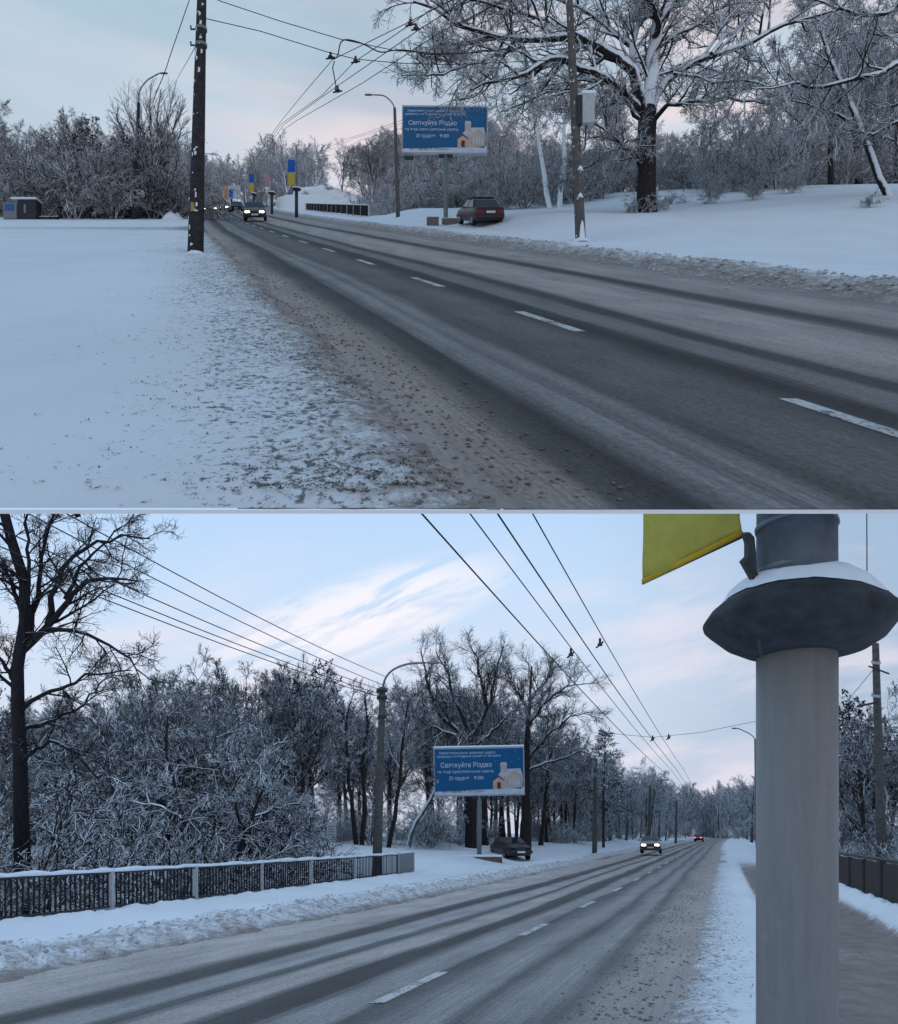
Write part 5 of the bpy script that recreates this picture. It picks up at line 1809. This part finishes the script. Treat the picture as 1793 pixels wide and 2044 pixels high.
# small column-and-banner sets beside the far upper road
for (u, v0, v1, Y, flag, lab, fu) in ((592, 428, 378, 66.0, 'by', 'nearest', 583), (543, 424, 386, 82.0, 'pk', 'middle', 534), (507, 420, 388, 100.0, 'by', 'farthest', 503)):
    b = px(u, v0, Y)
    t = thing('column', 'dark street column with a snow-capped collar by the far upper railing, %s of three' % lab, 'column', tuple(b))
    hh = (v0 - v1) / F * Y
    m = MB(); m.tube([(0, 0, -.4), (0, 0, hh)], .16, 12); m.build('lower_shaft', M['dark_metal'], t, True)
    m = MB(); m.lathe([(.16, hh - .15), (.42, hh), (.16, hh + .12)], 16); m.build('collar', M['dark_metal'], t, True)
    m = MB(); m.lathe([(.44, hh + .02), (.38, hh + .14), (.12, hh + .26), (.0, hh + .27)], 16); m.build('snow_cap', M['snow'], t, True)
    top = (v0 - (290 if flag == 'by' and Y < 70 else 340)) / F * Y
    m = MB(); m.tube([(0, 0, hh), (0, 0, top)], [.10, .07], 10); m.build('upper_shaft', M['grey_metal'], t, True)
    k = 66.0 / Y
    if flag == 'by':
        for nm, mt, va, vb, wd in (('blue', 'blue', 322, 346, .30), ('yellow', 'yellow', 347, 371, .30)):
            f0 = (va - 322) / 50
            z0 = px(fu, 371 if Y < 70 else 383, Y).z
            hgt = (50 if Y < 70 else 34) / F * Y
            zz1 = z0 + hgt * (1 - (0 if nm == 'blue' else .52)); zz0 = z0 + hgt * (.52 if nm == 'blue' else 0)
            m = MB(); m.box(-.34, .34, -.012, .012, 0, zz1 - zz0)
            o = m.build('banner', M[mt], None)
            o.location = (px(fu, 0, Y).x, Y - .2, zz0)
            tag(o, '%s banner on the %s column by the far upper railing' % (nm, lab), 'banner')
    else:
        m = MB(); m.box(-.28, .28, -.012, .012, 0, 1.5)
        o = m.build('banner', M['pink'], None); o.location = px(fu, 371, Y)
        tag(o, 'faded pink banner on the middle column by the far upper railing', 'banner')

# ------------------------------------------------------------------ cars
def car(label, loc, heading, slope, paint, lit=False, tail=False, estate=False, rack=False, group=None, L=4.1, Wd=1.66, cat='car', name='car', taillit=False):
    t = thing(name, label, cat, tuple(loc), group)
    t.rotation_mode = 'QUATERNION'
    t.rotation_quaternion = (Matrix.Rotation(slope, 4, 'X') @ Matrix.Rotation(heading, 4, 'Z')).to_quaternion()
    hw = Wd / 2
    # body lofted along its length (front at +y)
    st = [(-L / 2, .86, .40, .62, .86), (-L / 2 + .06, .95, .30, .62, .93), (-L / 2 + .5, 1.0, .24, .62, .95), (-.9, 1.0, .22, .62, .95), (.2, 1.0, .22, .62, .94), (.95, 1.0, .22, .62, .92),
          (L / 2 - .55, .98, .24, .60, .84), (L / 2 - .12, .92, .28, .56, .78), (L / 2, .82, .36, .52, .70)]
    if estate: st = [(y, a, b_, c, max(z, .86) if y < 0 else z) for y, a, b_, c, z in st]
    m = MB(); vs = []; fs = []
    for y, a, zb_, zm, zt_ in st:
        w_ = hw * a
        ring = [(-w_ * .90, zb_), (-w_, zb_ + .12), (-w_, zm), (-w_ * .96, zt_ - .06), (-w_ * .84, zt_), (0, zt_ + .02), (w_ * .84, zt_), (w_ * .96, zt_ - .06), (w_, zm), (w_, zb_ + .12), (w_ * .90, zb_)]
        vs += [Vector((x, y, z)) for x, z in ring]
    k = 11
    for i in range(len(st) - 1):
        for j in range(k):
            fs.append((i * k + j, i * k + (j + 1) % k, (i + 1) * k + (j + 1) % k, (i + 1) * k + j))
    fs += [tuple(range(k)), tuple((len(st) - 1) * k + j for j in range(k - 1, -1, -1))]
    m.add(vs, fs)
    bod = m.build('body', paint, t, True)
    try:
        for p_ in bod.data.polygons: p_.use_smooth = len(p_.vertices) == 4
    except Exception:
        pass
    # cabin
    yb0, yb1 = (-L / 2 + .08, .92) if estate else (-L / 2 + .62, .98)
    yr0, yr1 = (-L / 2 + .30, .28) if estate else (-L / 2 + 1.10, .30)
    zb_, zr = .93, (1.42 if estate else 1.30)
    wb, wr = hw * .92, hw * .74
    m = MB()
    lo = [(-wb, yb0, zb_), (wb, yb0, zb_), (wb, yb1, zb_), (-wb, yb1, zb_)]
    hi = [(-wr, yr0, zr), (wr, yr0, zr), (wr, yr1, zr), (-wr, yr1, zr)]
    m.add([Vector(p_) for p_ in lo + hi], [(0, 1, 5, 4), (1, 2, 6, 5), (2, 3, 7, 6), (3, 0, 4, 7), (4, 5, 6, 7)])
    m.build('cabin', paint, t, False, .035)
    if rack:
        m = MB()
        for y_ in (yr0 + .35, yr0 + 1.0, yr1 - .3): m.box(-wr, wr, y_ - .03, y_ + .03, zr + .04, zr + .08)
        for x_ in (-wr + .05, wr - .05): m.box(x_ - .03, x_ + .03, yr0 + .1, yr1 - .05, zr + .081, zr + .12)
        m.build('roof_rack', M['dark_metal'], t)
        m = MB(); m.box(-wr + .12, wr - .12, yr0 + .25, yr1 - .25, zr + .082, zr + .14); m.build('rack_tray', plain('dull green tarpaulin', (.035, .05, .045), .9, .3, 8), t, False, .04)

    def pane(nm, A, B, C, D, out_, mat=M['glass'], f=.10):
        c = (Vector(A) + Vector(B) + Vector(C) + Vector(D)) / 4
        pp = [c + (Vector(q) - c) * (1 - f) + Vector(out_) * .012 for q in (A, B, C, D)]
        m = MB(); m.add(pp, [(0, 1, 2, 3)])
        return m.build(nm, mat, t)
    pane('windscreen', lo[3], lo[2], hi[2], hi[3], (0, .8, .6))
    pane('rear_window', lo[1], lo[0], hi[0], hi[1], (0, -.8, .6))
    for s, i0, i1 in ((-1, 0, 3), (1, 1, 2)):
        ym = .5
        A_, B_, C_, D_ = Vector(lo[i0]), Vector(lo[i1]), Vector(hi[i1]), Vector(hi[i0])
        for f0, f1 in ((.05, .48), (.52, .95)):
            pane('side_window', A_.lerp(B_, f0), A_.lerp(B_, f1), D_.lerp(C_, f1), D_.lerp(C_, f0), (s, 0, .3), f=.06)
    for sx_ in (-1, 1):
        for y in (-L / 2 + .78, L / 2 - .80):
            m = MB(); Mx = Matrix.Translation((sx_ * (hw - .10), y, .30)) @ Matrix.Rotation(R(90), 4, 'Y')
            m.lathe([(.0, -.10), (.24, -.10), (.30, -.08), (.30, .10), (.24, .12), (.0, .11)], 18, Mx)
            wh = m.build('wheel', M['tyre'], t)
            m = MB(); Mx = Matrix.Translation((sx_ * (hw + .005), y, .30)) @ Matrix.Rotation(R(90) * sx_, 4, 'Y')
            m.lathe([(.0, .03), (.10, .025), (.17, .0), (.18, -.02)], 12, Mx)
            m.build('rim', M['rim'], wh)
    for y0_, y1_, z0_ in ((L / 2 - .02, L / 2 + .08, .38), (-L / 2 - .08, -L / 2 + .02, .42)):
        m = MB(); m.box(-hw * .92, hw * .92, y0_, y1_, z0_, z0_ + .16)
        m.build('bumper', M['dark_metal'], t, False, .02)
    for sx_ in (-1, 1):
        m = MB(); m.box(sx_ * hw * .62 - .17, sx_ * hw * .62 + .17, L / 2 - .06, L / 2 + .02, .57, .70)
        m.build('headlight', M['headlight'] if lit else M['glass'], t, False, .02)
        m = MB(); m.box(sx_ * hw * .70 - .18, sx_ * hw * .70 + .18, -L / 2 - .02, -L / 2 + .06, .62, .80)
        m.build('tail_light', M['taillit'] if taillit else M['taillight'], t, False, .015)
    for sx_ in (-1, 1):
        m = MB(); m.box(sx_ * hw - .10 if sx_ < 0 else hw - .02, sx_ * hw + .02 if sx_ < 0 else hw + .10, .78, .86, .93, 1.04)
        m.build('mirror', M['dark_metal'], t, False, .015)
    m = MB(); m.box(-.30, .30, L / 2 - .02, L / 2 + .012, .54, .70); m.build('grille', M['dark_metal'], t)
    for y, s in ((L / 2 + .085, 1), (-L / 2 - .085, -1)):
        m = MB()
        if s > 0: m.box(-.25, .25, y, y + .008, .40, .51)
        else: m.box(-.25, .25, -L / 2 - .03, -L / 2 - .022, .66, .77)
        m.build('number_plate', M['plate'], t)
    return t


red_paint = plain('dark red-brown car paint', (.026, .011, .012), .35, .15, 3, spec=.5)
dk = plain('dark plum car paint', (.035, .025, .032), .35, .15, 3, spec=.5)
grey_p = plain('dirty grey car paint', (.11, .10, .095), .45, .25, 3, spec=.5)
blk_p = plain('black car paint', (.02, .02, .024), .4, .2, 3, spec=.5)
silver = plain('silver car paint', (.34, .35, .37), .4, .12, 3, spec=.5)
sand = plain('pale dirty car paint', (.25, .24, .21), .45, .2, 3, spec=.5)


def on_road(world, u, Y, dz=.0):
    xd, base = (xd_a, base_a) if world == 'A' else (xd_b, base_b)
    return Vector(((u - CX) / F * Y, Y, float(base(Y)) + .02 + dz))


rd = lambda xd, Y: -math.atan2(float(xd(Y + 1) - xd(Y - 1)) / 2, 1.0)       # heading along the road, away
p = px(957, 449, 39.5)
car('boxy dark red saloon with a roof rack parked in the snow below the upper billboard', p, R(15), SLA, red_paint, rack=True, L=4.05)
p = px(1020, 1716, 45.0)
carB = car('dark plum car parked in the snow beside the brown slab under the lower billboard', p, R(180 + 14), SLB, dk, estate=False, L=4.0)
car('dirty grey car coming towards us with lit headlamps on the upper road', on_road('A', 511, 54, .05), rd(xd_a, 54) + math.pi - .12, SLA, grey_p, lit=True)
car('dirty grey car coming towards us with bright headlamps on the lower road', on_road('B', 1301, 58.0, .12), rd(xd_b, 58) + math.pi + .10, SLB, sand, lit=True)
for (u, Y, pnt, lab, li) in ((424, 84, silver, 'silver car with lit headlamps partly behind the thick dark pole', True), (449, 100, sand, 'pale car with lit headlamps following far along the upper road', True),
                             (474, 104, blk_p, 'black car far along the upper road behind the oncoming grey car', False)):
    car(lab, on_road('A', u, Y, .0), rd(xd_a, Y) + math.pi - .1, SLA, pnt, lit=li)
car('dark car with red tail lamps driving away far along the lower road', on_road('B', 1396, 140, .0), rd(xd_b, 140), SLB, blk_p, taillit=True)
# orange road-service lorry far up the road
Y = 150.0
b = on_road('A', 432, Y)
t = thing('lorry', 'orange service lorry with a dark hopper far along the upper road', 'lorry', tuple(b))
for nm, bx, mt in (('chassis', (-1.1, 1.1, -3, 3, .5, 1.0), 'dark_metal'), ('cab', (-1.1, 1.1, -3.0, -1.2, 1.0, 2.9), 'orange'), ('hopper', (-1.25, 1.25, -1.0, 3.0, 1.1, 2.6), 'orange'), ('beacon', (-.5, .5, -2.2, -1.8, 2.92, 3.3), 'dark_metal')):
    m = MB(); m.box(*bx); m.build(nm, M[mt], t, False, .08)
m = MB(); m.box(-.9, .9, -3.03, -3.0, 1.9, 2.6); m.build('windscreen', M['glass'], t)
for x in (-.95, .95):
    for y in (-2.1, 1.8):
        m = MB(); m.lathe([(0, -.15), (.5, -.15), (.5, .15), (0, .15)], 14, Matrix.Translation((x, y, .5)) @ Matrix.Rotation(R(90), 4, 'Y')); m.build('wheel', M['tyre'], t)
# pale far billboard
Y = 150.0
b = px(462, 415, Y)
t = thing('billboard', 'small distant pale billboard with an orange left half beyond the upper road', 'billboard', tuple(b))
a0 = px(447, 396, Y) - b; a1 = px(480, 371, Y) - b
m = MB(); m.box(a0.x, a1.x, -.1, .1, a0.z, a1.z); m.build('panel', plain('pale poster', (.42, .46, .52), .5, .1, 1), t)
m = MB(); m.box(a0.x, a0.x + .9, -.115, -.103, a0.z, a1.z); m.build('orange_print', plain('orange poster print', (.55, .24, .10), .5, .1, 1), t)
m = MB(); m.box(a0.x + 1.1, a0.x + 2.0, -.115, -.103, a0.z + .2, a1.z - .8); m.build('blue_print', M['blue'], t)
m = MB(); m.tube([(0, .2, -2), (0, .2, a0.z + .1)], .2, 8); m.build('pillar', M['dark_metal'], t)

# ------------------------------------------------------------------ left of the upper snowfield
Y = 54.5
b = px(52, 430, Y)
t = thing('kiosk', 'small dark hut with a snowy flat roof and a blue window at the far left', 'kiosk', tuple(b))
hut = plain('dark hut boards', (.03, .032, .038), .8, .3, 3)
w0 = px(22, 0, Y).x - b.x; w1 = px(72, 0, Y).x - b.x; hh = (430 - 398) / F * Y
m = MB(); m.box(w0 + .5, w1, 0, .7, -.3, hh); m.build('wall', hut, t, False, .02)
m = MB(); m.box(w0, w1 + .1, -.15, .8, hh + .002, hh + .14); m.build('roof_snow', M['snow'], t, False, .04)
m = MB(); m.box(w0 - .55, w0 + .49, -.1, .5, -.3, hh * .78); m.build('annex', M['grey_metal'], t, False, .02)
m = MB(); m.box(w0 - .40, w0 + .30, -.13, -.102, hh * .28, hh * .68); m.build('window', plain('blue pane', (.02, .10, .25), .3, .1, 3), t)
m = MB(); m.box(w0 + 1.0, w0 + 1.15, -.02, -.002, .2, hh * .7); m.build('door_edge', M['grey_metal'], t)
for (u0, u1, v0, v1, lab) in ((58, 100, 433, 438, 'dark low beam half buried in snow before the left thicket'), (103, 115, 433, 440, 'short dark stump of a block at the end of the low beam'),
                              (4, 34, 440, 445, 'dark low slab at the far left edge of the snowfield')):
    block('slab', lab, 'slab', u0, u1, v0, v1, 55, .4, hut, .05)
block('clod', 'small black clod lying on the snow by the side street', 'clod', 269, 284, 459.5, 462.5, 36.5, .25, hut, 0)
block('clod', 'left one of two dark clods on the upper snow bank', 'clod', 1541, 1553, 431, 436, 32, .2, hut, .03)
block('clod', 'right one of two dark clods on the upper snow bank', 'clod', 1590, 1602, 432, 437, 32, .2, hut, .03)
block('clod', 'single dark clod on the smooth snow in the left foreground', 'clod', 133, 145, 969, 975, 3.92, .035, hut, 0)
# snow heaps by the roadside left of the pole's foot
for (u, v, Y, s, lab) in ((345, 442, 56, 1.0, 'pale snowy heap beside the thick dark pole'), (362, 442, 60, .9, 'brownish snowy heap right behind the thick dark pole')):
    m = MB(); vs = []; fs = []
    for i in range(8):
        f = i / 7
        for j in range(16):
            a = 2 * math.pi * j / 16
            r_ = .85 * s * math.cos(f * 1.5) * (1 + 1.1 * float(fbm(j * .7, i * .6 + u)))
            vs.append((r_ * math.cos(a), r_ * math.sin(a), .85 * s * math.sin(f * 1.57) * (1 + .8 * float(fbm(j * .5, i + u))) - .25))
    for i in range(7):
        for j in range(16): fs.append((i * 16 + j, i * 16 + (j + 1) % 16, (i + 1) * 16 + (j + 1) % 16, (i + 1) * 16 + j))
    m.add(vs, fs)
    o = m.build('snow_heap', M['snow'], None, True); o.location = px(u, v, Y)
    tag(o, lab, 'snow heap')

# ------------------------------------------------------------------ withered grass and crumbs poking through the snow
def tufts(name, n, sample, ground, seed, mat, hmin=.02, hmax=.06, wmax=.03):
    rng = np.random.RandomState(seed)
    pts = sample(rng, n)
    K = len(pts)
    z = np.array([float(ground(x, y)) for x, y in pts])
    V = []; 
    B = 4
    az = rng.rand(K, B) * 6.283
    ln = rng.uniform(hmin, hmax, (K, B)); ww = rng.uniform(.006, wmax, (K, B)) * .5
    tilt = rng.uniform(1.0, 1.5, (K, B))
    o0 = np.stack([pts[:, 0], pts[:, 1], z - .004], -1)[:, None, :] + rng.randn(K, B, 3) * np.array([.02, .02, 0])
    dv = np.stack([np.cos(az) * np.sin(tilt), np.sin(az) * np.sin(tilt), np.cos(tilt)], -1) * ln[..., None]
    sv = np.stack([-np.sin(az), np.cos(az), np.zeros_like(az)], -1) * ww[..., None]
    V = np.stack([o0 - sv, o0 + sv, o0 + dv + sv * .3, o0 + dv - sv * .3], 2).reshape(-1, 3)
    me = np_mesh(name, V, np.arange(len(V)).reshape(-1, 4), False)
    o = link(name, me, None, mat)
    o['kind'] = 'stuff'
    return o


def sampA(rng, n):
    out = []
    while len(out) < n:
        Y = 3.75 * (30 / 3.75) ** (rng.rand() ** 1.15)
        c = -3.2 - abs(rng.randn()) * 1.0 - .1
        X = float(xd_a(Y)) + c
        dens = .25 + 1.5 * float(fbm(X * 1.3, Y * 1.3)) + .9 * float(fbm(X * 4, Y * 4))
        if rng.rand() < dens: out.append((X, Y))
    return np.array(out)


def sampB(rng, n):
    out = []
    while len(out) < n:
        Y = 6.0 * (30 / 6.0) ** (rng.rand() ** 1.1)
        c = 2.7 + abs(rng.randn()) * .7 if rng.rand() < .4 else -6.0 + rng.randn() * .6
        X = float(xd_b(Y)) + c
        if rng.rand() < .3 + 1.5 * float(fbm(X * 1.5, Y * 1.5)): out.append((X, Y))
    return np.array(out)


straw = plain('withered grass', (.085, .08, .065), .9, .4, 30)
tufts('withered_grass', 2600, sampA, lambda x, y: base_a(y) + relief_a(x, y), 5, straw, .010, .032, .014)
tufts('withered_grass', 1500, sampB, lambda x, y: base_b(y) + relief_b(x, y), 6, straw, .010, .03, .014)


def sampC(rng, n):
    Y = 3.7 * (25 / 3.7) ** rng.rand(n)
    c = -3.0 + rng.randn(n) * .28
    return np.stack([xd_a(Y) + c, Y], -1)


def crumbs(name, pts, ground, seed, mat, smin, smax):
    rng = np.random.RandomState(seed)
    V = []; Fq = []
    base = np.array([(1, 0, 0), (0, 1, 0), (-1, 0, 0), (0, -1, 0), (0, 0, 1), (0, 0, -1)], float)
    fc_ = np.array([(0, 1, 4), (1, 2, 4), (2, 3, 4), (3, 0, 4), (1, 0, 5), (2, 1, 5), (3, 2, 5), (0, 3, 5)])
    for i, (x, y) in enumerate(pts):
        s = rng.uniform(smin, smax)
        q = base * s * (0.7 + .6 * rng.rand(6, 1)) * np.array([1.2, 1.0, .6])
        a = rng.rand() * 6.28
        Rz = np.array([[math.cos(a), -math.sin(a), 0], [math.sin(a), math.cos(a), 0], [0, 0, 1]])
        V.append(q @ Rz.T + np.array([x, y, float(ground(x, y)) + s * .15]))
        Fq.append(fc_ + 6 * i)
    me = np_mesh(name, np.concatenate(V), np.concatenate(Fq), False)
    o = link(name, me, None, mat)
    o['kind'] = 'stuff'
    return o


slushm = plain('frozen slush crumbs', (.20, .175, .165), .9, .5, 12)
topA = lambda x, y: max(float(base_a(y)) + .006, float(base_a(y) + relief_a(x, y)))
topB = lambda x, y: max(float(base_b(y)) + .006, float(base_b(y) + relief_b(x, y)))
crumbs('slush_crumbs', sampC(np.random.RandomState(9), 900), topA, 9, slushm, .006, .020)


def sampD(rng, n):
    Y = 6.2 * (30 / 6.2) ** rng.rand(n)
    c = 2.45 + rng.randn(n) * .35
    return np.stack([xd_b(Y) + c, Y], -1)


crumbs('slush_crumbs', sampD(np.random.RandomState(10), 700), topB, 10, slushm, .006, .024)


def sampE(rng, n):
    Y = 9.5 * (30 / 9.5) ** rng.rand(n)
    c = 6.9 + rng.randn(n) * .55
    return np.stack([xd_a(Y) + c, Y], -1)


snowl = plain('ploughed snow lumps', (.46, .48, .51), .9, .35, 9)
crumbs('snow_lumps', sampE(np.random.RandomState(11), 900), topA, 11, snowl, .015, .06)


def sampF(rng, n):
    Y = 8.2 * (40 / 8.2) ** rng.rand(n)
    c = -5.9 + rng.randn(n) * .55
    return np.stack([xd_b(Y) + c, Y], -1)


crumbs('snow_lumps', sampF(np.random.RandomState(12), 800), topB, 12, snowl, .008, .05)
